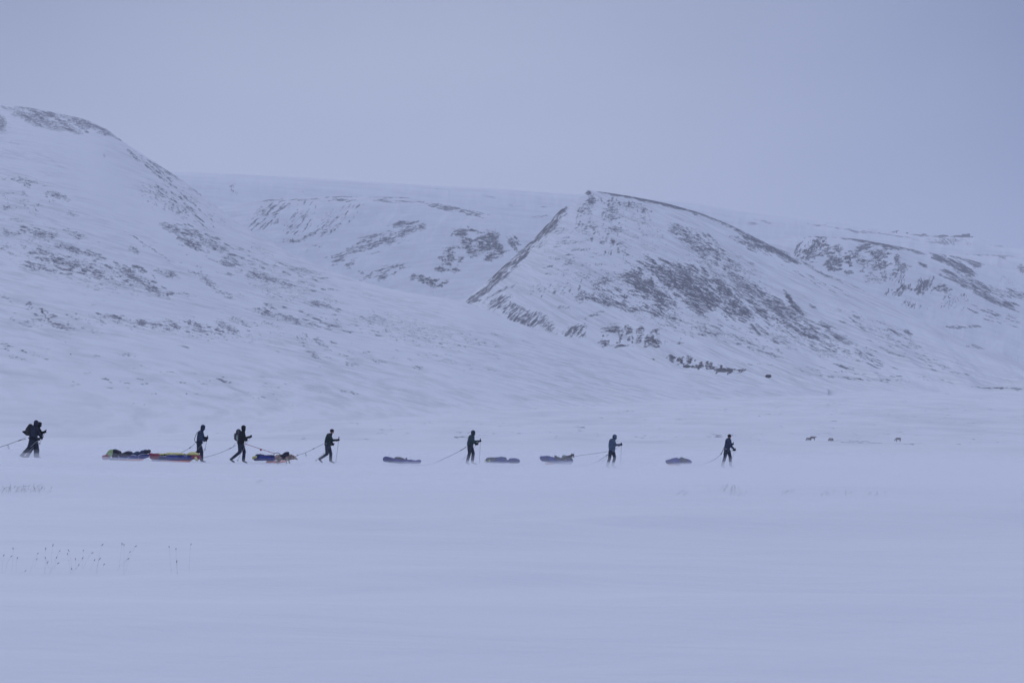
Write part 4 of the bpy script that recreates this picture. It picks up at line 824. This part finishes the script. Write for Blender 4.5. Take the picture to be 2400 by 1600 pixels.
load(Z1, 66.0, 'rolled_bag', [[(2140, 360, 88), (2190, 350, 85)]], M['darkbag'], 'round dark rolled bag at the front of the rearmost sled', 'bag', hw=.20)
Z2 = (340, 1040, 16.8)
sled(Z2, 67.4, (1250, 750), [[(720, 640, 18), (730, 670, 22), (1020, 708, 26), (1680, 712, 24), (1800, 645, 16)]],
     [[(620, 560, 80), (900, 540, 95), (1200, 535, 98)], [(1200, 535, 98), (1600, 535, 98), (1890, 540, 72)], [(330, 640, 38), (640, 630, 48), (560, 600, 50)]], M['orange'], M['blue'],
     'blue covered sled with bright orange shell and yellow bags on top', lash=[[(740, 610), (840, 480), (870, 440)], [(895, 635), (890, 440)], [(1580, 420), (1650, 500), (1690, 570), (1740, 575)], [(1640, 410), (1690, 460), (1700, 540)], [(480, 540), (600, 465), (760, 460), (900, 470)], [(900, 530), (1120, 500), (1300, 490), (1560, 495)], [(930, 435), (1080, 410), (1250, 425)]])
load(Z2, 67.4, 'dry_bag', [[(560, 405, 30), (700, 405, 28), (740, 410, 24)]], M['yellow'], 'short flat yellow bag at the back of the orange-bottomed sled', 'bag', wr=.006)
load(Z2, 67.4, 'dry_bag', [[(850, 390, 40), (950, 385, 50), (1120, 395, 48)], [(1120, 395, 48), (1350, 395, 45), (1520, 405, 32)]], M['yellow'], 'long low yellow bag along the middle of the orange-bottomed sled', 'bag', wr=.010)
load(Z2, 67.4, 'dry_bag', [[(1680, 410, 28), (1820, 375, 68), (1920, 375, 62), (2090, 415, 28)]], M['yellow'], 'domed yellow bag at the front of the orange-bottomed sled', 'bag', wr=.006)
load(Z2, 67.6, 'duffel_bag', [[(380, 395, 25), (620, 400, 30), (2120, 445, 18), (700, 450, 20)]], M['darkbag'], 'thin dark mat lying under the yellow bags', 'mat', wr=.004)
load(Z2, 67.3, 'dry_bag', [[(215, 400, 45), (290, 430, 60), (330, 500, 60)], [(260, 510, 55), (350, 560, 60)]], M['redbag'], 'dark red bag hanging off the back of the orange-bottomed sled', 'bag')
load(Z2, 67.3, 'dry_bag', [[(400, 440, 50), (560, 440, 55), (520, 540, 60), (420, 540, 60)]], M['redbag'], 'larger dark red bag just in front of the hanging one', 'bag')
load(Z2, 67.3, 'dry_bag', [[(1880, 500, 45), (2140, 490, 35), (2140, 570, 35), (1990, 560, 40)]], M['redbag'], 'dark red bag at the nose of the sled, by the walker\'s shin', 'bag')
load(Z2, 67.1, 'stuff_sack', [[(2000, 530, 40), (2040, 620, 45), (2060, 640, 30)]], M['yellow'], 'small yellow sack dangling from the nose of the sled', 'bag', hw=.10)
Z3 = (585, 1040, 19.6)
sled(Z3, 70.2, (900, 870), [[(820, 820, 40), (1300, 830, 34), (1640, 800, 30)]], [[(300, 650, 110), (700, 640, 120)], [(700, 640, 120), (1100, 650, 105)]], M['pink'], M['blue'],
     'blue sled half hidden by blowing snow beside the harnessed dog')
load(Z3, 70.0, 'dry_bag', [[(210, 600, 50), (320, 590, 45)], [(190, 640, 45), (190, 680, 30)]], M['yellow'], 'pale yellow bag at the back of the sled beside the harnessed dog', 'bag')
load(Z3, 70.2, 'duffel_bag', [[(340, 520, 50), (420, 520, 50), (620, 540, 50)], [(480, 480, 22), (500, 540, 50)]], M['bluegrey'], 'dark lumpy bundle behind the yellow bag, by the harnessed dog', 'bundle', wr=.018)
load(Z3, 70.2, 'duffel_bag', [[(760, 550, 40), (1000, 545, 38), (1080, 560, 40)]], M['darkbag'], 'flat dark bag along the top of the sled beside the dog', 'bag', hw=.19)
Z4 = (680, 980, 7.127)
sled(Z4, 73.5, (1870, 760), None, [[(1595, 680, 42), (1700, 700, 38), (1850, 722, 30)], [(1850, 720, 30), (2000, 720, 30), (2090, 728, 24)], [(2090, 728, 24), (2155, 722, 30)], [(1700, 700, 38), (2100, 728, 24)]], None, M['purple'],
     'low violet blue sled with both ends turned up, behind the green jacket walker', lash=[[(1900, 745), (1960, 715), (2000, 745)]])
load(Z4, 73.5, 'duffel_bag', [[(1770, 672, 26), (1830, 672, 24), (1890, 690, 24)]], M['camo'], 'mottled dark bag on top of the low violet blue sled', 'bag')
load(Z4, 73.5, 'bottle_bag', [[(1941, 672, 15, .05), (1942, 695, 14, .05)]], M['greengrey'], 'small upright dark pouch on the low violet blue sled', 'bag', wr=.004)
Z5 = (1000, 980, 9.8)
sled(Z5, 75.2, (1600, 1035), None, [[(1385, 970, 42), (1500, 965, 50), (1700, 965, 60)], [(1560, 940, 40), (1700, 930, 40), (1780, 940, 48), (1760, 980, 50)], [(1780, 980, 40), (1880, 990, 28)]], None, M['blue'],
     'short blue sled with humped load just ahead of the teal hooded walker', lash=[[(1690, 1000), (1720, 950), (1800, 990)]])
load(Z5, 75.1, 'duffel_bag', [[(1400, 945, 40), (1490, 930, 36), (1580, 935, 30)]], M['greengrey'], 'brownish grey bag over the back of the humped blue sled', 'bag', hw=.20)
load(Z5, 75.15, 'duffel_bag', [[(1640, 915, 22), (1720, 905, 24), (1800, 930, 36)]], M['bluegrey'], 'slate coloured hump on top of the short blue sled', 'bag', hw=.16)
load(Z5, 75.0, 'reflective_patch', [[(1442, 945, 8), (1442, 970, 20)]], M['yellow'], 'pale yellow tag on the side of the brownish grey bag', 'tag', hw=.23, wr=0)
load(Z5, 75.0, 'stuff_sack', [[(1350, 975, 18), (1355, 1000, 18)]], M['yellow'], 'small pale yellow sack at the very back of the humped sled', 'bag', hw=.10, wr=.003)
load(Z5, 75.4, 'duffel_bag', [[(1920, 960, 40), (2020, 955, 40), (2095, 980, 45), (1930, 990, 40)]], M['purple'], 'rounded grey violet bag at the front end of the humped blue sled', 'bag', hw=.22)
Z6 = (1255, 1050, 23.52)
sled(Z6, 77.0, (1200, 890), [[(560, 850, 30), (1000, 850, 32)]], [[(320, 530, 90), (420, 590, 130), (700, 590, 165)], [(700, 600, 165), (980, 640, 150), (1100, 700, 110)], [(1000, 720, 120), (1400, 770, 100), (1900, 790, 90)], [(1780, 710, 70), (1980, 700, 100), (1950, 780, 90)]], M['pink'], M['blue'],
     'blue barrel-shaped sled carrying a dog that lies with ears pricked', lash=[[(880, 720), (1000, 660), (1080, 640), (1060, 560)], [(960, 790), (1080, 660)], [(1400, 670), (1550, 700)], [(1800, 730), (1900, 700)]])
load(Z6, 77.0, 'duffel_bag', [[(1080, 450, 45), (1140, 470, 50), (1200, 600, 80)], [(1180, 540, 60), (1300, 530, 45), (1330, 620, 60)]], M['greengrey'], 'grey green bag between the blue barrel end and the riding dog', 'bag')
load(Z6, 77.2, 'stuff_sack', [[(1520, 440, 60), (1620, 420, 55), (1660, 470, 60)]], M['pale'], 'pale round bundle behind the back of the riding dog', 'bag', hw=.12, wr=.004)
Z7 = (1540, 990, 10.69)
sled(Z7, 79.0, (540, 1080), [[(300, 1050, 16), (560, 1056, 16)]], [[(265, 980, 46), (400, 970, 60), (560, 970, 62)], [(560, 965, 62), (760, 970, 60), (820, 985, 44)]], M['pink'], M['purple'],
     'domed violet blue sled behind the leading walker')
load(Z7, 79.0, 'duffel_bag', [[(385, 930, 34), (470, 905, 24), (520, 905, 22), (520, 960, 30)]], M['purple'], 'violet bag over the back half of the domed sled', 'bag', hw=.21)
load(Z7, 78.95, 'folded_jacket', [[(585, 915, 26), (618, 885, 20), (690, 920, 28), (720, 960, 30)], [(620, 950, 50), (690, 990, 50)]], M['greengrey'], 'grey green cloth draped over the front half of the domed sled', 'cloth', hw=.23)

# ---- dogs
def dog_walk():
    D = 69.3; c, H, u = kit(Z3, D); org = c(1500, 890)
    E = lambda X, Y, r, dy=0, ry=None: (c(X, Y, dy), (r * u, (ry or r * u), r * u))
    hs = [[E(1290, 600, 120, ry=.12), E(1500, 620, 125, ry=.125), E(1720, 620, 140, ry=.14)], [E(1720, 600, 125, ry=.12), E(1900, 600, 125, ry=.11)],
          [E(1900, 590, 120, ry=.11), E(2020, 620, 90, ry=.09)], [E(2020, 625, 85, ry=.085), E(2100, 640, 52, ry=.05)], [E(2090, 650, 48, ry=.04), E(2175, 695, 24, ry=.024)],
          [E(2020, 545, 22, -.05), E(2030, 570, 35, -.05)], [E(2020, 545, 22, .05), E(2030, 570, 35, .05)],
          [E(1250, 560, 60), E(1190, 600, 42), E(1200, 720, 30)]]
    for dy, kx in ((-.08, 0), (.08, 1)):
        fx = 1700 + 90 * kx
        hs += [[E(fx, 680, 60, dy), E(fx + 10, 770, 34, dy)], [E(fx + 10, 770, 34, dy), E(fx - 5 + 30 * kx, 865, 24, dy)], [E(fx - 5 + 30 * kx, 868, 22, dy), E(fx + 30 + 30 * kx, 880, 20, dy)]]
        bx = 1270 + 60 * kx
        hs += [[E(bx, 640, 80, dy), E(bx + 60, 740, 48, dy)], [E(bx + 60, 740, 44, dy), E(bx - 10, 800, 28, dy)], [E(bx - 10, 800, 26, dy), E(bx + 20, 880, 22, dy)], [E(bx + 20, 882, 20, dy), E(bx + 55, 888, 18, dy)]]
    r = solid('dog', hs, .012, M['fur'], None, org, wrinkle=.010, wscale=22)
    tag(r, 'thick-furred tan and grey dog walking in a harness at the end of the red leash', 'dog')
    solid('dog_coat', [[E(1460, 540, 60, ry=.15), E(1690, 520, 60, ry=.15), E(1600, 640, 60, ry=.17)], [E(1620, 420, 40, ry=.10), E(1700, 385, 30, ry=.10), E(1790, 375, 22, ry=.10), E(1790, 520, 40, ry=.13), E(1540, 500, 50, ry=.13)]], .012, M['darkbag'], r, org, wrinkle=.005)
    tube('harness', [spline([c(1120, 500, -.1), c(1160, 430, -.08), c(1250, 408, 0), c(1340, 425, .08), c(1390, 480, .1)]), spline([c(1390, 480, -.13), c(1540, 600, -.15), c(1580, 740, -.14)])], .014, M['strap'], r, org)
    dot_ball('nose', c(2195, 702), .016, r, org)
    for k in (-1, 1): dot_ball('eye', c(2090, 610, k * .045), .010, r, org)
dog_walk()
def dog_ride():
    D = 76.9; c, H, u = kit(Z6, D); org = c(1600, 680)
    E = lambda X, Y, r, dy=0, ry=None: (c(X, Y, dy), (r * u, (ry or r * u), r * u))
    hs = [[E(1420, 580, 75, ry=.09), E(1600, 560, 95, ry=.11), E(1780, 520, 120, ry=.12)], [E(1800, 500, 110, ry=.11), E(1900, 480, 95, ry=.09)],
          [E(1900, 480, 90, ry=.085), E(1990, 400, 70, ry=.07)], [E(2020, 395, 85, -.0, .075), E(2075, 420, 72, 0, .06)], [E(2080, 440, 50), E(2105, 480, 34)], 
          [E(1985, 285, 14, -.05), E(1990, 340, 34, -.05)], [E(2108, 280, 14, .05), E(2090, 340, 34, .05)],
          [E(1940, 560, 60, -.06), E(2010, 600, 36, -.06)], [E(1940, 560, 60, .06), E(2020, 590, 36, .06)], [E(1440, 600, 70, -.1), E(1560, 640, 36, -.13)]]
    r = solid('dog', hs, .011, M['fur_grey'], None, org, wrinkle=.007, wscale=26)
    tag(r, 'speckled grey dog with pricked ears riding on the blue barrel-shaped sled', 'dog')
    solid('muzzle', [[E(2085, 455, 40, -.02), E(2120, 470, 26, -.02)], [E(2040, 430, 35, -.06), E(2080, 440, 30, -.05)]], .009, M['fur_white'], r, org)
    dot_ball('nose', c(2140, 478, -.02), .014, r, org)
    for k in (-1, 1): dot_ball('eye', c(2115, 405, k * .035), .010, r, org)
dog_ride()

# ---- reindeer
def reindeer(px, py, flip, scale, headlow, label, yaw=0.0):
    # distance at which the ground line of sight meets the flat
    Y = 300.0
    for _ in range(30):
        z = float(zg(ray(px, py)[0] * Y, Y)); Y = z / ray(px, py)[1]
        Y = min(max(Y, 200), 420)
    Y = 300.0
    x = ray(px, py)[0] * Y; org = Vector((x, Y, at(px, py, Y).z)); f = -1 if flip else 1
    P_ = lambda a, dy, b: org + Vector((f * a * scale * math.cos(yaw) - dy * math.sin(yaw), dy * scale + a * scale * math.sin(yaw), b * scale))
    E = lambda a, dy, b, r, ry=None: (P_(a, dy, b), (r * scale, (ry or r) * scale, r * scale))
    hs = [[E(-.42, 0, .66, .17), E(0, 0, .63, .20), E(.38, 0, .66, .19)], [E(.42, 0, .64, .14), E(.68, 0, .46 if headlow else .80, .09)]]
    hs.append([E(.68, 0, .44 if headlow else .82, .08), E(.84, 0, .20 if headlow else .72, .045)])
    for sx in (-.40, .36):
        for dy in (-.10, .10):
            k = .05 if dy > 0 else -.05
            hs += [[E(sx, dy, .55, .10), E(sx + k, dy, .30, .05)], [E(sx + k, dy, .30, .045), E(sx + k - .02, dy, .03, .035)]]
    r = solid('reindeer', hs, .03, M['fur_rd'], None, org)
    tag(r, label, 'reindeer', 'reindeer grazing on the flat beyond the walkers')
    solid('back_fur', [[E(-.46, 0, .76, .10, .15), E(0, 0, .76, .11, .17), E(.36, 0, .76, .11, .15)]], .03, M['fur_rd_dark'], r, org)
    return r
reindeer(1894.5, 1035, True, 1.0, True, 'leftmost reindeer, grazing right beside another', yaw=1.0)
reindeer(1905, 1033, False, 1.12, False, 'dark-backed reindeer standing with its head turned right, beside the leftmost one', yaw=.4)
reindeer(1947.5, 1037, True, 1.1, True, 'pale reindeer alone with its head down, between the pair and the far right one', yaw=1.0)
reindeer(2105, 1035.5, True, 1.05, True, 'dark-backed reindeer grazing alone furthest to the right')

# ---- boulders
from mathutils import noise as mn
def boulder(pos, r, seed, label, group=None, flat=.7):
    bm = bmesh.new(); bmesh.ops.create_icosphere(bm, subdivisions=3, radius=1)
    for v in bm.verts:
        k = 1 + .45 * mn.noise(v.co * 1.3 + Vector((seed * 7, 0, seed))) + .2 * mn.noise(v.co * 3.5 + Vector((seed, 0, 0)))
        v.co = Vector((v.co.x * 1.25, v.co.y, v.co.z * flat)) * k * r
    me = bpy.data.meshes.new('boulder'); bm.to_mesh(me); bm.free()
    o = link('boulder', me, M['boulder'], None, pos); o.rotation_euler = (0, 0, seed)
    tag(o, label, 'boulder', group); return o
BG = 'dark rocks showing through snow along the foot of the pointed mountain'
random.seed(3)
spots = [(1562,838,5),(1570,843,6),(1578,835,4),(1588,840,6),(1596,845,5),(1602,836,4),(1612,836,6),(1620,842,4),(1604,857,6),(1612,860,5),(1628,861,5),(1642,857,6),(1650,852,4),(1655,862,5),(1668,853,6),(1671,861,5),(1682,866,7),(1690,862,6),(1698,866,8),(1706,870,6),(1714,868,5),(1722,866,5),(1733,868,4),(1532,841,5),(1420,809,5),(1414,800,4)]
for i, (bx, by, br) in enumerate(spots):
    p = on('pointed_mountain', bx, by); u = p.y / F
    boulder(p, br * u * random.uniform(.28, .48), i + 1, 'dark snow-dusted rock in the broken row at the foot of the pointed mountain', BG, random.uniform(.6, 1.0))
def gpos(px, py, Y): return at(px, py, Y)
p = on('pointed_mountain', 1801, 884); u = p.y / F
boulder(gpos(1801, 881, 1200), 5.5 * 1200 / F, 41, 'single big dark rock sitting alone right of the rock row on the valley floor', None, .75)
p = on('left_hillside', 165, 829); boulder(p, 1.6 * p.y / F, 51, 'tiny dark rock alone on the lower left hillside', None)
p = on('left_hillside', 437, 922); boulder(p, 1.8 * p.y / F, 52, 'tiny dark rock above and left of the yellow-topped sled', None)

# ---- structures on the far plateau
def boxpts(c, s, rot=0):
    R = Matrix.Rotation(rot, 3, 'Y')
    return [Vector(c) + R @ Vector((a * s[0], b * s[1], d * s[2])) for a in (-.5, .5) for b in (-.5, .5) for d in (-.5, .5)]
def prism_obj(name, pls, mat, parent, org):
    bm = bmesh.new()
    for pts in pls: hull_into(bm, [p - org for p in pts])
    bmesh.ops.bevel(bm, geom=bm.edges[:], offset=.4, segments=1, affect='EDGES')
    me = bpy.data.meshes.new(name); bm.to_mesh(me); bm.free(); return link(name, me, mat, parent, org)
DP = 5150.0
k = DP / F
org = at(2264, 556, DP); r = empty('hut', org); tag(r, 'dark boxy hut with a taller right end on the far skyline', 'hut')
prism_obj('wall', [boxpts(at(2261, 553, DP), (12 * k, 14, 6 * k))], M['far_build'], r, org)
prism_obj('tower', [boxpts(at(2270, 552, DP), (5 * k, 12, 8.5 * k))], M['far_build'], r, org)
prism_obj('roof', [boxpts(at(2261, 549.6, DP), (13 * k, 15, .8 * k))], M['boulder'], r, org)
org = at(2103, 547, DP); r = empty('mine_ramp', org); tag(r, 'dark slanting ramp jutting up from the far skyline', 'ramp')
prism_obj('deck', [boxpts(at(2097, 542.5, DP), (19 * k, 8, 1.1 * k), math.radians(-14))], M['far_build'], r, org)
prism_obj('trestle', [boxpts(at(2101, 544.5, DP), (2 * k, 6, 6 * k)), boxpts(at(2095, 545.5, DP), (2 * k, 6, 4 * k))], M['far_build'], r, org)
org = at(2126, 551, DP); r = empty('hut', org); tag(r, 'tiny square block standing between the ramp and the crags on the skyline', 'hut')
prism_obj('wall', [boxpts(at(2126, 548.5, DP), (4 * k, 8, 6 * k))], M['far_build'], r, org)
prism_obj('roof', [boxpts(at(2126, 545.4, DP), (4.6 * k, 9, .6 * k))], M['boulder'], r, org)
org = at(2277, 557, DP); r = empty('hut', org); tag(r, 'low flat block just right of the boxy hut on the skyline', 'hut')
prism_obj('wall', [boxpts(at(2277, 556, DP), (5 * k, 8, 2.5 * k))], M['far_build'], r, org)
prism_obj('roof', [boxpts(at(2277, 554.6, DP), (5.6 * k, 9, .5 * k))], M['boulder'], r, org)
def crag(px0, px1, y0, y1, label):
    c = at((px0 + px1) / 2, y1, DP); bm = bmesh.new()
    pts = []
    n = 14
    for i in range(n + 1):
        x = px0 + (px1 - px0) * i / n; t = math.sin(math.pi * i / n)
        h = (y1 - y0) * (t ** .4) * random.uniform(.75, 1.05)
        for dy in (-12, 12): pts.append((at(x, y1 + 2, DP) + Vector((0, dy, 0)) - c, at(x, y1 - h, DP) + Vector((0, dy * .5, 0)) - c))
    V_ = [[bm.verts.new(p) for p in q] for q in pts]
    for i in range(n):
        a, b = V_[2 * i], V_[2 * i + 1]; a2, b2 = V_[2 * i + 2], V_[2 * i + 3]
        bm.faces.new((a[0], a2[0], a2[1], a[1])); bm.faces.new((b[0], b[1], b2[1], b2[0])); bm.faces.new((a[1], a2[1], b2[1], b[1]))
    me = bpy.data.meshes.new('rock_outcrop'); bm.to_mesh(me); bm.free(); o = link('rock_outcrop', me, M['boulder'], None, c); tag(o, label, 'rock outcrop', 'rocky crags on the far skyline')
crag(2158, 2172, 548, 552, 'leftmost low dark crag on the far skyline')
crag(2197, 2222, 550.5, 554, 'middle long flat crag on the far skyline')
crag(2234, 2256, 551, 554.5, 'flat dark crag touching the left side of the boxy hut')
crag(2300, 2309, 565, 570, 'small lone crag on the slope right of the boxy hut')

# ---- dry grass
def grass(name, stalks, label, rs, rh):
    bm = bmesh.new(); seeds = []
    org = stalks[0][0]
    for st_ in stalks:
        base, top, hl = st_[:3]; hd = st_[3] if len(st_) > 3 else None
        mid = base.lerp(top, .55) + Vector(((top.x - base.x) * -.12, 0, 0))
        pts = spline([base, mid, top], 4); tube_bm(bm, [p - org for p in pts], rs, 3)
        if hl:
            d = hd if hd is not None else (pts[-1] - pts[-2]).normalized(); seeds.append((top - org, top + d * hl - org))
    me = bpy.data.meshes.new(name); bm.to_mesh(me); bm.free()
    o = link(name, me, M['straw'], None, org); tag(o, label, 'grass', None, 'stuff')
    if seeds:
        bm = bmesh.new()
        for a, b in seeds:
            m_ = a.lerp(b, .5); tube_bm(bm, [a, a.lerp(b, .25), m_], rh * .4, 5, rh); tube_bm(bm, [m_, a.lerp(b, .75), b], rh, 5, rh * .3)
        me = bpy.data.meshes.new('seed_heads'); bm.to_mesh(me); bm.free(); so_ = link('seed_heads', me, M['seed'], o, org); so_['kind'] = 'stuff'
    return o
def gl(px, py):
    """ground point seen at that pixel"""
    a, b = 6.0, 120.0
    for _ in range(50):
        m_ = (a + b) / 2; x = ray(px, py)[0] * m_
        if ray(px, py)[1] * m_ > float(zg_full(x, m_)): a = m_
        else: b = m_
    return at(px, py, a)
random.seed(11)
st = []
for X, Y, ang in [(125,245,100),(140,310,40),(65,298,60),(415,290,50),(512,240,80),(420,352,80),(555,328,110),(603,195,75),(645,330,50),(516,400,60),(692,250,50),(775,260,120),(806,280,85),(841,365,100),(882,425,60),(916,354,65),(979,242,80),(1045,276,25),(1186,180,50),(1096,354,60),(1146,346,50),(1381,190,85),(1440,182,90),(1496,260,40),(1560,195,35),(1436,356,30),(1959,205,95),(2032,228,85),(2040,380,80),(2192,180,65),(670,390,35),(820,470,100),(225,328,70),(275,486,40),(1215,400,60)]:
    px, py = X / 4.9, 1240 + Y / 4.9
    g = gl(px - 15 / math.tan(math.radians(max(ang, 35))) + random.uniform(-4, 4), 1240 + random.uniform(430, 520) / 4.9)
    top = at(px, py, g.y); top.y += random.uniform(-.1, .1)
    a = math.radians(ang); hl = random.uniform(.018, .034)
    st.append((g - Vector((0, 0, .02)), top, hl * 1.25, Vector((math.cos(a), 0, math.sin(a)))))
grass('dry_grass', st, 'sparse dry stalks with dark seed heads in the left foreground', .0007, .0046)
st = []
for i in range(50):
    px = random.choice((random.gauss(10, 10), random.uniform(0, 118), random.gauss(50, 12), random.gauss(85, 10)))
    g = gl(px, 1154 + random.uniform(-4, 3)); h = random.uniform(.05, .19) * (1 if px < 95 else .5)
    top = g + Vector((random.uniform(-.02, .12), 0, h)); st.append((g, top, random.uniform(.02, .045)))
grass('dry_grass', st, 'thin row of bent dry grass at the left edge below the last walker', .0022, .006)
st = []
for c_, n, w_, h_ in ((1706, 18, 13, .17), (1845, 9, 6, .12), (1600, 6, 8, .12), (1735, 8, 14, .12), (605, 5, 4, .09), (1935, 10, 12, .09), (2035, 9, 20, .09), (1985, 4, 4, .12), (1115, 6, 5, .10)):
    for i in range(n):
        px = random.gauss(c_, w_); g = gl(px, {1706: 1151, 1845: 1156, 605: 1131, 1115: 1133}.get(c_, 1160) + random.uniform(-3, 3))
        h = random.uniform(.4, 1) * h_; st.append((g, g + Vector((random.uniform(-.05, .12), 0, h)), .03 if i % 2 else 0))
grass('dry_grass', st, 'small faded tufts of dry grass scattered right of the middle foreground', .0026, .006)

# ---- drifting snow: a low cloud hugging the ground round the walkers
def drift(name, x0, x1, Y0, Y1, hfun, dens, label):
    xs = np.linspace(x0, x1, 120); ys = np.linspace(Y0, Y1, 70)
    X, Y = np.meshgrid(xs, ys)
    ex = np.clip((X - x0) / 6, 0, 1) * np.clip((x1 - X) / 6, 0, 1); ey = np.clip((Y - Y0) / 14, 0, 1) * np.clip((Y1 - Y) / 10, 0, 1)
    g = zg_full(X, Y)
    h = hfun(X, Y) * ex * ey
    top = np.stack([X, Y, g + h + .002], -1).reshape(-1, 3); bot = np.stack([X, Y, g - .25], -1).reshape(-1, 3)
    n = len(top); f = grid_faces(70, 120); fb = f[:, ::-1] + n
    rim = []
    idx = np.arange(n).reshape(70, 120)
    loop = list(idx[0]) + list(idx[1:, -1]) + list(idx[-1, :-1][::-1]) + list(idx[1:-1, 0][::-1])
    for a, b in zip(loop, loop[1:] + loop[:1]): rim.append((b, a, a + n, b + n))
    me = mesh_from_np(name, np.concatenate([top, bot]), np.concatenate([f, fb, np.array(rim)]), [], smooth=False)
    m = bpy.data.materials.new(name); m.use_nodes = True; t = m.node_tree; t.nodes.clear()
    out = t.nodes.new('ShaderNodeOutputMaterial'); v = t.nodes.new('ShaderNodeVolumePrincipled')
    v.inputs['Color'].default_value = (0.95, 0.95, 0.97, 1); v.inputs['Density'].default_value = dens
    t.links.new(v.outputs[0], out.inputs['Volume'])
    me.materials.append(m); o = bpy.data.objects.new(name, me); COL.objects.link(o); tag(o, label, 'blowing snow', None, 'stuff')
drift('drifting_snow', -38, 34, 30, 108, lambda X, Y: np.interp(X * 72 / Y, [-38, -22, -19, -16.5, -12.5, -10.5, -2, 5, 13], [.20, .20, .12, .05, .05, .15, .27, .34, .45]) * (1 + 1.2 * fbm(X / 3.2, Y / 9, 3, 61)), .10, 'dense low veil of blowing snow around the walkers\' boots')
drift('drifting_snow', -36, 36, 34, 112, lambda X, Y: np.interp(X * 72 / Y, [-38, -22, -16.5, -12.5, -2, 13], [.40, .38, .26, .26, .50, .72]) * (1 + 1.0 * fbm(X / 4.7, Y / 12, 3, 67)), .018, 'thin upper veil of blowing snow reaching the walkers\' knees')

# ---- the air: even pale haze round everything
bm = bmesh.new(); bmesh.ops.create_cube(bm, size=1)
zt = max(float(v[2][:, :, 2].max()) for v in LAYERS.values()) + 25
x_, y0_, y1_, z0_ = 12500, -400, 9000, -22
for v in bm.verts: v.co = Vector((v.co.x * 2 * x_, y0_ + (v.co.y + .5) * (y1_ - y0_), z0_ + (v.co.z + .5) * (zt - z0_)))
me = bpy.data.meshes.new('haze'); bm.to_mesh(me); bm.free()
m = bpy.data.materials.new('haze'); m.use_nodes = True; t = m.node_tree; t.nodes.clear()
out = t.nodes.new('ShaderNodeOutputMaterial'); v = t.nodes.new('ShaderNodeVolumePrincipled')
v.inputs['Color'].default_value = (0.93, 0.95, 1.0, 1); v.inputs['Density'].default_value = 0.000115
t.links.new(v.outputs[0], out.inputs['Volume'])
me.materials.append(m); o = bpy.data.objects.new('haze', me); COL.objects.link(o)
tag(o, 'pale winter haze filling the valley', 'haze', None, 'stuff')

bpy.data.scenes.remove(TS)
